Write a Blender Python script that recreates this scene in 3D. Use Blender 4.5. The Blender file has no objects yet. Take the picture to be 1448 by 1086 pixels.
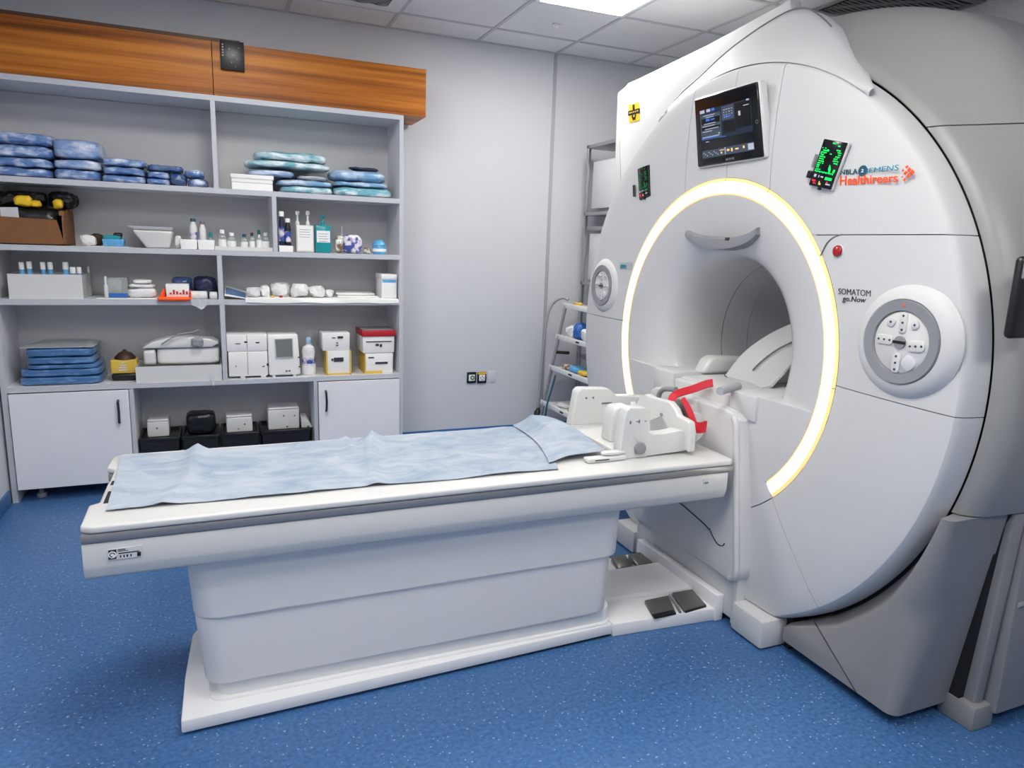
import bpy, bmesh, math, random
from mathutils import Vector, Matrix, noise
random.seed(7)
PI = math.pi
SC = bpy.context.scene
COL = SC.collection

# ------------------------------------------------------------------ camera model (1448 x 1086)
F, YAW, PITCH, ROLL, CX, CY, CH = 990.0, 0.39856, 0.19244, 0.03402, 724.0, 543.0, 1.5
def _rows():
    cy, sy = math.cos(YAW), math.sin(YAW)
    r = Vector((cy, -sy, 0)); f = Vector((sy, cy, 0)); u = Vector((0, 0, 1))
    cp, sp = math.cos(PITCH), math.sin(PITCH)
    f2 = cp * f - sp * u; u2 = sp * f + cp * u
    cr, sr = math.cos(ROLL), math.sin(ROLL)
    return cr * r + sr * u2, -sr * r + cr * u2, f2
RX, RU, RF = _rows()
EYE = Vector((0, 0, CH))
def ray(px, py): return RX * ((px - CX) / F) - RU * ((py - CY) / F) + RF
def AX(px, py, X): d = ray(px, py); return EYE + d * (X / d.x)            # point on the plane x = X
def AY(px, py, Y): d = ray(px, py); return EYE + d * (Y / d.y)            # point on the plane y = Y
def AZ(px, py, Z): d = ray(px, py); return EYE + d * ((Z - CH) / d.z)     # point on the level z = Z

cam = bpy.data.cameras.new('camera'); co = bpy.data.objects.new('camera', cam); COL.objects.link(co)
m = Matrix((RX, RU, -RF)).transposed().to_4x4(); m.translation = EYE
co.matrix_world = m
cam.sensor_width = 36; cam.lens = 36 * F / 1448; cam.clip_start = 0.05
SC.camera = co

# ------------------------------------------------------------------ materials
def mat(name, col, rough=.5, metal=0, coat=0, bump=0, bscale=40, var=0, vscale=6, emit=None, estr=0, spec=.5, alpha=1, trans=0, stretch=None, col2=None, croll=(.4, .6)):
    m = bpy.data.materials.new(name); m.use_nodes = True
    nt = m.node_tree; b = nt.nodes['Principled BSDF']
    b.inputs['Base Color'].default_value = (*col, 1)
    b.inputs['Roughness'].default_value = rough
    b.inputs['Metallic'].default_value = metal
    b.inputs['Coat Weight'].default_value = coat
    b.inputs['Coat Roughness'].default_value = .12
    b.inputs['Specular IOR Level'].default_value = spec
    b.inputs['Alpha'].default_value = alpha
    b.inputs['Transmission Weight'].default_value = trans
    tc = nt.nodes.new('ShaderNodeTexCoord'); mp = nt.nodes.new('ShaderNodeMapping')
    nt.links.new(tc.outputs['Object'], mp.inputs['Vector'])
    if stretch: mp.inputs['Scale'].default_value = stretch
    n = nt.nodes.new('ShaderNodeTexNoise'); n.inputs['Scale'].default_value = vscale; n.inputs['Detail'].default_value = 5
    nt.links.new(mp.outputs[0], n.inputs['Vector'])
    rmp = nt.nodes.new('ShaderNodeValToRGB')
    rmp.color_ramp.elements[0].position, rmp.color_ramp.elements[1].position = croll if col2 else (.3, .7)
    c1 = tuple(c * (1 - var) for c in col); c2 = col2 if col2 else tuple(min(1, c * (1 + var)) for c in col)
    rmp.color_ramp.elements[0].color = (*c1, 1); rmp.color_ramp.elements[1].color = (*c2, 1)
    nt.links.new(n.outputs['Fac'], rmp.inputs[0])
    nt.links.new(rmp.outputs[0], b.inputs['Base Color'])
    if bump:
        n2 = nt.nodes.new('ShaderNodeTexNoise'); n2.inputs['Scale'].default_value = bscale; n2.inputs['Detail'].default_value = 4
        nt.links.new(mp.outputs[0], n2.inputs['Vector'])
        bp = nt.nodes.new('ShaderNodeBump'); bp.inputs['Strength'].default_value = bump; bp.inputs['Distance'].default_value = .01
        nt.links.new(n2.outputs['Fac'], bp.inputs['Height']); nt.links.new(bp.outputs[0], b.inputs['Normal'])
    if emit:
        b.inputs['Emission Color'].default_value = (*emit, 1); b.inputs['Emission Strength'].default_value = estr
    return m

def s(r, g, b):
    f = lambda c: (c / 255 / 12.92) if c <= 10 else ((c / 255 + .055) / 1.055) ** 2.4
    return (f(r), f(g), f(b))

M = {}
M['wall'] = mat('wall paint', s(206, 208, 213), .55, var=.015, vscale=2)
M['wall_seam'] = mat('seam strip', s(170, 172, 178), .5)
M['base'] = mat('blue cove base', s(48, 104, 160), .35)
M['tile'] = mat('ceiling tile', s(236, 236, 237), .8, bump=.15, bscale=160, var=.02)
M['tbar'] = mat('ceiling bar', s(196, 198, 200), .5)
M['lamp'] = mat('lamp panel', (1, 1, 1), .5, emit=(1, .968, .915), estr=33)
M['lampframe'] = mat('lamp frame', s(235, 235, 235), .4)
M['vent'] = mat('vent metal', s(150, 150, 150), .5)
M['dark'] = mat('dark recess', s(22, 22, 24), .7)
M['shelf'] = mat('laminate', s(216, 216, 220), .4, var=.01)
M['shelf_back_shaded'] = mat('shaded back laminate', s(192, 192, 194), .5, var=.01)  # laminate darkened to put the shade of the bays into its colour
M['shelf_edge'] = mat('grey edge banding', s(188, 191, 198), .35)
M['door'] = mat('door laminate', s(228, 228, 232), .3, var=.01)
M['handle'] = mat('dark metal', s(70, 74, 80), .3, metal=.8)
M['white'] = mat('white plastic', s(212, 212, 210), .28, coat=.3)
M['gantry'] = mat('gantry shell', s(205, 205, 205), .52, coat=.04, spec=.35)
M['bore'] = mat('bore shell', s(203, 203, 204), .22, coat=.4)
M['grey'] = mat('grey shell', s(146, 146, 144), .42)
M['grey_shaded'] = mat('shaded grey lower shell', s(134, 134, 135), .42)  # darker copy of the grey shell, the low side's shade put into colour
M['tabletop'] = mat('table white', s(205, 205, 203), .3, coat=.2)
M['pedestal'] = mat('pedestal plastic', s(230, 227, 224), .42)
M['basepl'] = mat('base plate plastic', s(232, 232, 232), .35)
M['strip'] = mat('grey metal strip', s(150, 150, 150), .3, metal=.5)
M['greyplastic'] = mat('grey plastic', s(140, 142, 146), .35)
M['steel'] = mat('steel', s(170, 172, 175), .3, metal=.8)
M['plate_grey'] = mat('grey plate', s(176, 182, 184), .4)
M['black'] = mat('black plastic', s(22, 22, 24), .35)
M['black2'] = mat('black bag', s(18, 18, 19), .3, bump=.6, bscale=25)
M['red'] = mat('red strap', s(200, 22, 45), .6, bump=.3, bscale=300)
M['redlid'] = mat('red lid', s(176, 24, 40), .4)
M['yellow'] = mat('yellow', s(232, 190, 30), .45)
M['yellow2'] = mat('yellow card', s(214, 180, 70), .5)
M['orange'] = mat('orange', s(255, 92, 20), .45)
M['teal'] = mat('teal', s(0, 140, 150), .3, coat=.4)
M['blue'] = mat('blue', s(40, 100, 180), .4)
M['skyblue'] = mat('sky blue', s(90, 165, 215), .35, coat=.3, var=.2, vscale=30)
M['navy'] = mat('navy', s(28, 36, 70), .4, var=.4, vscale=40)
M['brown'] = mat('brown', s(60, 40, 28), .5, var=.4, vscale=30)
M['paper'] = mat('paper', s(236, 236, 234), .6, var=.02, bump=.1)
M['paper2'] = mat('grey paper', s(205, 206, 208), .6, var=.05, vscale=20)
M['card'] = mat('cardboard', s(126, 82, 46), .7, var=.12, vscale=5)
M['gauze'] = mat('white crumpled', s(226, 226, 226), .45, bump=.8, bscale=30, var=.08, vscale=14)
M['glass'] = mat('clear plastic', s(225, 232, 230), .12, trans=.75, spec=.6)
M['bag'] = mat('clear bag', s(225, 228, 232), .2, trans=.35, bump=.6, bscale=40)
M['mixbag'] = mat('coloured sachets', s(60, 90, 180), .3, var=.3, vscale=25, col2=s(225, 215, 225), croll=(.45, .55), coat=.5)
M['mixbag2'] = mat('brown sachets', s(120, 90, 60), .3, vscale=40, col2=s(215, 225, 215), croll=(.45, .58), coat=.5)
M['packblue'] = mat('blue drape in film', s(80, 118, 176), .3, coat=.9, bump=1, bscale=26, vscale=15, col2=s(214, 224, 242), croll=(.46, .72), stretch=(1, 1, 2.2))  # pale noise patches in these film packs paint the wrap's glints
M['packdark'] = mat('dark blue drape in film', s(52, 80, 128), .3, coat=.9, bump=1, bscale=26, vscale=12, col2=s(120, 155, 205), croll=(.5, .8))
M['packpale'] = mat('pale blue drape in film', s(120, 150, 198), .28, coat=.9, bump=1, bscale=26, vscale=9, col2=s(225, 230, 242), croll=(.42, .7), stretch=(1, 1, 2.2))
M['packteal'] = mat('teal drape in film', s(104, 168, 184), .3, coat=.8, bump=.8, bscale=26, vscale=12, col2=s(228, 238, 242), croll=(.42, .66), stretch=(1, 1, 2))  # whiter patches: film glints put into the colour
M['packsky'] = mat('sky drape in film', s(118, 162, 202), .3, coat=.8, bump=.8, bscale=26, vscale=12, col2=s(222, 232, 242), croll=(.44, .68))  # lighter patches stand for glints on the film
M['packfold'] = mat('folded blue gown in film', s(62, 112, 168), .35, coat=.7, bump=.45, bscale=30, var=.15, vscale=14, col2=s(120, 165, 210), croll=(.5, .8), stretch=(1, 1, 3))
M['film'] = mat('grey film', s(176, 180, 186), .25, coat=.7, bump=.5, bscale=15, var=.08)
M['oldwhite'] = mat('white case', s(232, 232, 230), .4, var=.02)
M['screen'] = mat('device screen', s(112, 116, 116), .25)
M['text_dark'] = mat('dark print', s(50, 52, 58), .5)
M['text_black'] = mat('black print', s(20, 20, 22), .5)
M['text_teal'] = mat('teal print', s(16, 140, 165), .5)
M['text_deep'] = mat('deep teal print', s(20, 84, 104), .5)
M['text_orange'] = mat('orange print', s(255, 84, 24), .5)
M['text_grey'] = mat('grey print', s(110, 112, 116), .5)
M['ui_dark'] = mat('screen glass', s(14, 16, 20), .12)
M['ui_navy'] = mat('screen navy', s(26, 34, 50), .2, emit=s(28, 38, 58), estr=.5)
M['ui_grey'] = mat('screen grey', s(60, 66, 78), .2, emit=s(60, 68, 82), estr=.5)
M['ui_white'] = mat('screen white', s(150, 156, 168), .2, emit=s(165, 172, 188), estr=.6)
M['ui_blue'] = mat('screen blue', s(50, 84, 150), .2, emit=s(60, 105, 190), estr=.7)
M['ui_amber'] = mat('screen amber', s(210, 180, 110), .2, emit=s(210, 180, 110), estr=.8)
M['ui_green'] = mat('screen green', s(20, 220, 90), .2, emit=s(20, 225, 95), estr=.9)
M['ui_green2'] = mat('dim screen green', s(10, 90, 45), .2, emit=s(12, 110, 55), estr=.8)
M['sock_green'] = mat('green insert', s(60, 128, 84), .4)
M['ui_red'] = mat('screen red', s(220, 40, 50), .2, emit=s(220, 40, 50), estr=.8)
M['ring'] = mat('light ring', (1, .98, .94), .4, emit=(1, .93, .80), estr=3.2)
M['ring_edge'] = mat('light ring edge', (.5, .36, .16), .5, emit=(1, .66, .26), estr=.95)
M['redbtn'] = mat('red button', s(170, 10, 24), .25, coat=.6)
M['pedal'] = mat('pedal metal', s(120, 118, 114), .32, metal=.6)
M['padgrey'] = mat('grey foam pad', s(170, 172, 175), .8, bump=.3, bscale=80)
M['hosegrey'] = mat('hose', s(150, 152, 156), .35)
M['cloth'] = None

def floor_mat():
    m = bpy.data.materials.new('blue vinyl floor'); m.use_nodes = True; nt = m.node_tree; b = nt.nodes['Principled BSDF']
    tc = nt.nodes.new('ShaderNodeTexCoord')
    n = nt.nodes.new('ShaderNodeTexNoise'); n.inputs['Scale'].default_value = 70; n.inputs['Detail'].default_value = 6
    r = nt.nodes.new('ShaderNodeValToRGB'); r.color_ramp.elements[0].position = .3; r.color_ramp.elements[1].position = .72
    r.color_ramp.elements[0].color = (*s(48, 88, 136), 1); r.color_ramp.elements[1].color = (*s(78, 120, 172), 1)
    nt.links.new(tc.outputs['Object'], n.inputs['Vector']); nt.links.new(n.outputs['Fac'], r.inputs[0])
    # white flecks: short strokes and specks
    mpv = nt.nodes.new('ShaderNodeMapping'); mpv.inputs['Scale'].default_value = (1, 1, 1)
    nd = nt.nodes.new('ShaderNodeTexNoise'); nd.inputs['Scale'].default_value = 30
    addv = nt.nodes.new('ShaderNodeVectorMath'); addv.operation = 'MULTIPLY_ADD'; addv.inputs[1].default_value = (.02, .02, 0)
    nt.links.new(nd.outputs['Color'], addv.inputs[0]); nt.links.new(tc.outputs['Object'], addv.inputs[2])
    v = nt.nodes.new('ShaderNodeTexVoronoi'); v.inputs['Scale'].default_value = 62
    nt.links.new(tc.outputs['Object'], nd.inputs['Vector']); nt.links.new(addv.outputs[0], v.inputs['Vector'])
    lt = nt.nodes.new('ShaderNodeMath'); lt.operation = 'LESS_THAN'; lt.inputs[1].default_value = .19
    nt.links.new(v.outputs['Distance'], lt.inputs[0])
    sep = nt.nodes.new('ShaderNodeSeparateColor'); nt.links.new(v.outputs['Color'], sep.inputs[0])
    gt = nt.nodes.new('ShaderNodeMath'); gt.operation = 'GREATER_THAN'; gt.inputs[1].default_value = .62
    nt.links.new(sep.outputs[0], gt.inputs[0])
    mul = nt.nodes.new('ShaderNodeMath'); mul.operation = 'MULTIPLY'
    nt.links.new(lt.outputs[0], mul.inputs[0]); nt.links.new(gt.outputs[0], mul.inputs[1])
    m2 = nt.nodes.new('ShaderNodeMath'); m2.operation = 'MULTIPLY'; m2.inputs[1].default_value = .5
    nt.links.new(mul.outputs[0], m2.inputs[0])
    mx = nt.nodes.new('ShaderNodeMix'); mx.data_type = 'RGBA'
    nt.links.new(m2.outputs[0], mx.inputs['Factor']); nt.links.new(r.outputs[0], mx.inputs['A']); mx.inputs['B'].default_value = (*s(188, 208, 230), 1)
    nt.links.new(mx.outputs['Result'], b.inputs['Base Color'])
    b.inputs['Roughness'].default_value = .36; b.inputs['Specular IOR Level'].default_value = .45
    return m
def wood_mat():
    m = bpy.data.materials.new('wood veneer'); m.use_nodes = True; nt = m.node_tree; b = nt.nodes['Principled BSDF']
    tc = nt.nodes.new('ShaderNodeTexCoord'); mp = nt.nodes.new('ShaderNodeMapping'); mp.inputs['Scale'].default_value = (.22, 2, 9)
    nt.links.new(tc.outputs['Object'], mp.inputs[0])
    n = nt.nodes.new('ShaderNodeTexNoise'); n.inputs['Scale'].default_value = 2.2; n.inputs['Detail'].default_value = 7; n.inputs['Distortion'].default_value = .12
    nt.links.new(mp.outputs[0], n.inputs['Vector'])
    mp2 = nt.nodes.new('ShaderNodeMapping'); mp2.inputs['Scale'].default_value = (.8, 8, 70); nt.links.new(tc.outputs['Object'], mp2.inputs[0])
    n2 = nt.nodes.new('ShaderNodeTexNoise'); n2.inputs['Scale'].default_value = 3; n2.inputs['Detail'].default_value = 3
    nt.links.new(mp2.outputs[0], n2.inputs['Vector'])
    ad = nt.nodes.new('ShaderNodeMath'); ad.operation = 'MULTIPLY_ADD'; ad.inputs[1].default_value = .25
    nt.links.new(n2.outputs['Fac'], ad.inputs[0]); nt.links.new(n.outputs['Fac'], ad.inputs[2])
    r = nt.nodes.new('ShaderNodeValToRGB'); e = r.color_ramp.elements
    e[0].position = .42; e[0].color = (*s(104, 54, 14), 1); e[1].position = .82; e[1].color = (*s(208, 132, 48), 1)
    x = r.color_ramp.elements.new(.6); x.color = (*s(168, 96, 28), 1)
    nt.links.new(ad.outputs[0], r.inputs[0]); nt.links.new(r.outputs[0], b.inputs['Base Color'])
    b.inputs['Roughness'].default_value = .4; b.inputs['Specular IOR Level'].default_value = .25
    return m
def sheet_mat():
    m = bpy.data.materials.new('blue nonwoven sheet'); m.use_nodes = True; nt = m.node_tree; b = nt.nodes['Principled BSDF']
    tc = nt.nodes.new('ShaderNodeTexCoord'); mp = nt.nodes.new('ShaderNodeMapping'); mp.inputs['Scale'].default_value = (1, 1.6, 1)
    nt.links.new(tc.outputs['Object'], mp.inputs[0])
    n = nt.nodes.new('ShaderNodeTexNoise'); n.inputs['Scale'].default_value = 6; n.inputs['Detail'].default_value = 8; n.inputs['Roughness'].default_value = .65; n.inputs['Distortion'].default_value = .8
    nt.links.new(mp.outputs[0], n.inputs['Vector'])
    r = nt.nodes.new('ShaderNodeValToRGB'); r.color_ramp.elements[0].position = .33; r.color_ramp.elements[1].position = .7
    r.color_ramp.elements[0].color = (*s(132, 148, 168), 1); r.color_ramp.elements[1].color = (*s(174, 181, 190), 1)
    nt.links.new(n.outputs['Fac'], r.inputs[0]); nt.links.new(r.outputs[0], b.inputs['Base Color'])
    n2 = nt.nodes.new('ShaderNodeTexNoise'); n2.inputs['Scale'].default_value = 220; n2.inputs['Detail'].default_value = 2
    nt.links.new(tc.outputs['Object'], n2.inputs['Vector'])
    bp = nt.nodes.new('ShaderNodeBump'); bp.inputs['Strength'].default_value = .12; nt.links.new(n2.outputs['Fac'], bp.inputs['Height'])
    nt.links.new(bp.outputs[0], b.inputs['Normal'])
    b.inputs['Roughness'].default_value = .8
    return m
M['floor'] = floor_mat(); M['wood'] = wood_mat(); M['cloth'] = sheet_mat()
M['wooddark'] = mat('dark wood edge', s(84, 52, 30), .5)

# ------------------------------------------------------------------ mesh helpers
def new(): return bmesh.new()
def box(bm, x0, x1, y0, y1, z0, z1, bevel=0, seg=2, taper=0):
    x0, x1 = sorted((x0, x1)); y0, y1 = sorted((y0, y1)); z0, z1 = sorted((z0, z1))
    t = taper
    P = [(x0 + t, y0 + t, z0), (x1 - t, y0 + t, z0), (x1 - t, y1 - t, z0), (x0 + t, y1 - t, z0), (x0, y0, z1), (x1, y0, z1), (x1, y1, z1), (x0, y1, z1)]
    return hexa(bm, P, bevel, seg)
def hexa(bm, P, bevel=0, seg=2):
    v = [bm.verts.new(p) for p in P]
    fs = [bm.faces.new([v[i] for i in q]) for q in ((3, 2, 1, 0), (4, 5, 6, 7), (0, 1, 5, 4), (1, 2, 6, 5), (2, 3, 7, 6), (3, 0, 4, 7))]
    if bevel:
        es = list({e for f in fs for e in f.edges})
        bmesh.ops.bevel(bm, geom=es, offset=bevel, offset_type='OFFSET', segments=seg, profile=.5, affect='EDGES', clamp_overlap=True)
    return v
def prism(bm, poly, axis, a, b, bevel=0, seg=2, sel=None):
    """poly: 2D points in the two remaining axes (in xyz order); extruded along axis from a to b."""
    def mk(p, t):
        if axis == 'x': return (t, p[0], p[1])
        if axis == 'y': return (p[0], t, p[1])
        return (p[0], p[1], t)
    A = [bm.verts.new(mk(p, a)) for p in poly]; B = [bm.verts.new(mk(p, b)) for p in poly]
    n = len(poly); fs = []
    fs.append(bm.faces.new(A)); fs.append(bm.faces.new(B[::-1]))
    for i in range(n): fs.append(bm.faces.new((A[(i + 1) % n], A[i], B[i], B[(i + 1) % n])))
    bmesh.ops.recalc_face_normals(bm, faces=fs)
    if bevel:
        es = list({e for f in fs for e in f.edges})
        if sel: es = [e for e in es if sel(e)]
        bmesh.ops.bevel(bm, geom=es, offset=bevel, offset_type='OFFSET', segments=seg, profile=.5, affect='EDGES', clamp_overlap=True)
def lathe(bm, prof, c, axis='z', seg=24, cap=True):
    """prof: (radius, height along axis); c: origin"""
    rings = []
    for r, h in prof:
        ring = []
        for k in range(seg):
            a = 2 * PI * k / seg; u, w = r * math.cos(a), r * math.sin(a)
            p = {'z': (c[0] + u, c[1] + w, c[2] + h), 'x': (c[0] + h, c[1] + u, c[2] + w), 'y': (c[0] + u, c[1] + h, c[2] + w)}[axis]
            ring.append(bm.verts.new(p))
        rings.append(ring)
    fs = []
    for A, B in zip(rings, rings[1:]):
        for k in range(seg): fs.append(bm.faces.new((A[k], A[(k + 1) % seg], B[(k + 1) % seg], B[k])))
    if cap:
        fs.append(bm.faces.new(rings[0][::-1])); fs.append(bm.faces.new(rings[-1]))
    bmesh.ops.recalc_face_normals(bm, faces=fs)
    return rings
def tube(bm, pts, r, seg=10, flat=None, cap=True):
    pts = [Vector(p) for p in pts]; rings = []
    a = None
    for i, p in enumerate(pts):
        t = (pts[min(i + 1, len(pts) - 1)] - pts[max(i - 1, 0)]).normalized()
        if a is None:
            a = t.cross(Vector((0, 0, 1)))
            if a.length < .15: a = t.cross(Vector((0, 1, 0)))
        a = (a - t * a.dot(t)).normalized(); b = a.cross(t)
        rr = r[i] if isinstance(r, (list, tuple)) else r
        ra, rb = (rr, rr) if flat is None else flat
        rings.append([bm.verts.new(p + a * ra * math.cos(2 * PI * k / seg) + b * rb * math.sin(2 * PI * k / seg)) for k in range(seg)])
    fs = []
    for A, B in zip(rings, rings[1:]):
        for k in range(seg): fs.append(bm.faces.new((A[k], A[(k + 1) % seg], B[(k + 1) % seg], B[k])))
    if cap: fs.append(bm.faces.new(rings[0][::-1])); fs.append(bm.faces.new(rings[-1]))
    bmesh.ops.recalc_face_normals(bm, faces=fs)
def spline(pts, n=6):
    pts = [Vector(p) for p in pts]; out = []
    for i in range(len(pts) - 1):
        p0, p1, p2, p3 = pts[max(i - 1, 0)], pts[i], pts[i + 1], pts[min(i + 2, len(pts) - 1)]
        for k in range(n):
            t = k / n
            out.append(.5 * ((2 * p1) + (p2 - p0) * t + (2 * p0 - 5 * p1 + 4 * p2 - p3) * t * t + (3 * p1 - p0 - 3 * p2 + p3) * t ** 3))
    out.append(pts[-1]); return out
def soft(bm, x0, x1, y0, y1, z0, z1, p=5, n=14, amp=.004, freq=14, seed=0, flatb=True):
    """a soft rounded pack"""
    c = Vector(((x0 + x1) / 2, (y0 + y1) / 2, (z0 + z1) / 2)); h = Vector((abs(x1 - x0) / 2, abs(y1 - y0) / 2, abs(z1 - z0) / 2))
    vs = {}
    def V(d):
        k = (round(d[0], 4), round(d[1], 4), round(d[2], 4))
        if k not in vs:
            r = (abs(d[0]) ** p + abs(d[1]) ** p + abs(d[2]) ** p) ** (-1 / p)
            q = Vector((d[0] * r * h.x, d[1] * r * h.y, d[2] * r * h.z)) + c
            q += noise.noise_vector(q * freq + Vector((seed * 3.1, seed, 0))) * amp + noise.noise_vector(q * freq * 3.3 + Vector((seed, 7, 0))) * amp * .55
            q.x = min(max(q.x, min(x0, x1)), max(x0, x1)); q.y = min(max(q.y, y0), y1); q.z = min(max(q.z, z0), z1)
            vs[k] = bm.verts.new(q)
        return vs[k]
    fs = []
    for ax in range(3):
        for sg in (-1, 1):
            for i in range(n):
                for j in range(n):
                    def pt(a, b):
                        d = [0, 0, 0]; d[ax] = sg; d[(ax + 1) % 3] = -1 + 2 * a / n; d[(ax + 2) % 3] = -1 + 2 * b / n
                        return V(d)
                    q = [pt(i, j), pt(i + 1, j), pt(i + 1, j + 1), pt(i, j + 1)]
                    fs.append(bm.faces.new(q if sg > 0 else q[::-1]))
    bmesh.ops.recalc_face_normals(bm, faces=fs)
def quadbox(bm, c4, t, bevel=0, seg=2):
    """c4 = tl, tr, br, bl of a front face; t = thickness behind it"""
    tl, tr, br, bl = [Vector(p) for p in c4]
    n = (tr - tl).cross(bl - tl).normalized()                     # points away from the viewer
    hexa(bm, [bl + n * t, br + n * t, br, bl, tl + n * t, tr + n * t, tr, tl], bevel, seg)
def bil(c4, u, v, off=0):
    tl, tr, br, bl = [Vector(p) for p in c4]
    n = -(tr - tl).cross(bl - tl).normalized()
    return tl * (1 - u) * (1 - v) + tr * u * (1 - v) + br * u * v + bl * (1 - u) * v + n * off
def sub4(c4, u0, v0, u1, v1, off=0): return [bil(c4, u0, v0, off), bil(c4, u1, v0, off), bil(c4, u1, v1, off), bil(c4, u0, v1, off)]
def patch(bm, c4):
    v = [bm.verts.new(p) for p in c4]; return bm.faces.new(v[::-1])

def obj(name, bm, m, parent=None, smooth=True, ang=38, label=None):
    bm.normal_update()
    for f in bm.faces: f.smooth = smooth
    if smooth:
        for e in bm.edges:
            e.smooth = len(e.link_faces) != 2 or e.calc_face_angle(0) < math.radians(ang)
    me = bpy.data.meshes.new(name); bm.to_mesh(me); bm.free()
    for x in (m if isinstance(m, (list, tuple)) else [m]): me.materials.append(M[x] if isinstance(x, str) else x)
    o = bpy.data.objects.new(name, me); COL.objects.link(o)
    if parent: put(o, parent)
    if label: o['label'] = label
    return o
def world_loc(o):
    l = o.location.copy()
    if o.parent: l = o.matrix_parent_inverse.translation + l + world_loc(o.parent)
    return l
def put(o, parent):
    o.parent = parent; o.matrix_parent_inverse = Matrix.Translation(-world_loc(parent))
LABELS = set()
def tag(o, label, cat, group=None):
    o['label'] = label; o['category'] = cat
    if group: o['group'] = group
    LABELS.add(label); return o
def thing(name, label, cat, loc=(0, 0, 0), group=None):
    o = bpy.data.objects.new(name, None); COL.objects.link(o); o.location = loc; o.empty_display_size = .05
    return tag(o, label, cat, group)
def struct(name, bm, m, **k):
    o = obj(name, bm, m, **k); o['kind'] = 'structure'; return o
def text(name, body, size, mw, m, parent=None, bold=0, shear=0, ext=.0006, align='CENTER', sx=1):
    cu = bpy.data.curves.new(name, 'FONT'); cu.body = body; cu.size = size; cu.align_x = align; cu.align_y = 'CENTER'
    cu.offset = bold; cu.shear = shear; cu.extrude = ext; cu.resolution_u = 3
    o = bpy.data.objects.new(name, cu); COL.objects.link(o)
    dg = bpy.context.evaluated_depsgraph_get()
    me = bpy.data.meshes.new_from_object(o.evaluated_get(dg)); bpy.data.objects.remove(o); bpy.data.curves.remove(cu)
    me.transform(mw @ Matrix.Diagonal((sx, 1, 1, 1)))
    me.materials.clear(); me.materials.append(M[m]); me.name = name
    t = bpy.data.objects.new(name, me); COL.objects.link(t)
    if parent: put(t, parent)
    return t
def text_fit(name, body, q, X, m, parent, bold=0, shear=0):
    """lettering on the plane x = X that fills the box tl, tr, br, bl"""
    t = text(name, body, 1.0, Matrix.Identity(4), m, None, bold, shear, .01)
    xs = [v.co.x for v in t.data.vertices]; ys = [v.co.y for v in t.data.vertices]
    x0, x1, y0, y1 = min(xs), max(xs), min(ys), max(ys)
    for v in t.data.vertices:
        u, w = (v.co.x - x0) / (x1 - x0), (v.co.y - y0) / (y1 - y0)
        zz = v.co.z; v.co = bil(q, u, 1 - w); v.co.x = X - zz * .06
    t.data.update()
    if parent: put(t, parent)
    return t
def face_mx(p, rot=0):      # lettering on a face that looks towards -x
    b = Matrix(((0, 0, -1), (-1, 0, 0), (0, 1, 0))).to_4x4()
    mm = Matrix.Translation(Vector(p)) @ b @ Matrix.Rotation(rot, 4, 'Z'); return mm
def front_mx(p, rot=0):     # lettering on a face that looks towards -y
    b = Matrix(((1, 0, 0), (0, 0, -1), (0, 1, 0))).to_4x4()
    return Matrix.Translation(Vector(p)) @ b @ Matrix.Rotation(rot, 4, 'Z')

# ------------------------------------------------------------------ room
XL, XR, YB, YF, ZC = -1.13, 3.86, 4.86, -2.2, 2.876
b = new(); box(b, XL - .1, XR + .1, YF - .1, YB + .1, -.1, 0); struct('floor', b, 'floor', smooth=False)
b = new(); box(b, XL - .1, XR + .1, YB, YB + .1, 0, ZC); struct('wall_back', b, 'wall', smooth=False)
b = new(); box(b, XL - .1, XL, YF, YB, 0, ZC); struct('wall_left', b, 'wall', smooth=False)
b = new(); box(b, XR, XR + .1, YF, YB, 0, ZC); struct('wall_right', b, 'wall', smooth=False)
b = new(); box(b, XL - .1, XR + .1, YF - .1, YF, 0, ZC); struct('wall_front', b, 'wall', smooth=False)
b = new(); box(b, 1.106, XR, YB - .012, YB, 0, .152, .004); struct('baseboard_back', b, 'base')
b = new(); box(b, XL, XL + .012, YF, 4.47, 0, .085, .004); struct('baseboard_left', b, 'base')
b = new(); box(b, 2.287, 2.312, YB - .008, YB, .152, ZC, .002); struct('trim_1', b, 'wall_seam')
TX = [-.745, -.15, .458, 1.083, 1.703, 2.30, 2.90, 3.5]
TY = [4.53, 3.945, 3.355, 2.765, 2.175, 1.585, .995, .405, -.185, -.775, -1.365, -1.955]
b = new(); box(b, XL - .1, XR + .1, YF - .1, YB + .1, ZC, ZC + .1); struct('ceiling', b, 'tile', smooth=False)
b = new()
for x in TX: box(b, x - .011, x + .011, YF, YB, ZC - .006, ZC - .0005)
for y in TY: box(b, XL, XR, y - .011, y + .011, ZC - .0055, ZC - .0008)
box(b, XL, XR, YB - .02, YB, ZC - .005, ZC - .001); box(b, XR - .02, XR, YF, YB, ZC - .005, ZC - .001)
struct('trim_2', b, 'tbar', smooth=False)
# ceiling lights
def ceil_light(ix, iy, label):
    x0, x1 = TX[ix], TX[ix + 1]; y1, y0 = TY[iy], TY[iy + 1]
    t = thing('ceiling_light', label, 'ceiling light', ((x0 + x1) / 2, (y0 + y1) / 2, ZC), 'square ceiling light panels')
    b = new(); box(b, x0 + .035, x1 - .035, y0 + .035, y1 - .035, ZC - .011, ZC - .006, .002); obj('diffuser', b, 'lamp', t)
    b = new()
    for q in ((x0 + .012, x0 + .035, y0 + .012, y1 - .012), (x1 - .035, x1 - .012, y0 + .012, y1 - .012), (x0 + .035, x1 - .035, y0 + .012, y0 + .035), (x0 + .035, x1 - .035, y1 - .035, y1 - .012)):
        box(b, *q, ZC - .012, ZC - .001)
    obj('light_frame', b, 'lampframe', t, smooth=False)
ceil_light(4, 1, 'bright square ceiling light panel above the scanner, cut by the top of the photo')
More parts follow.
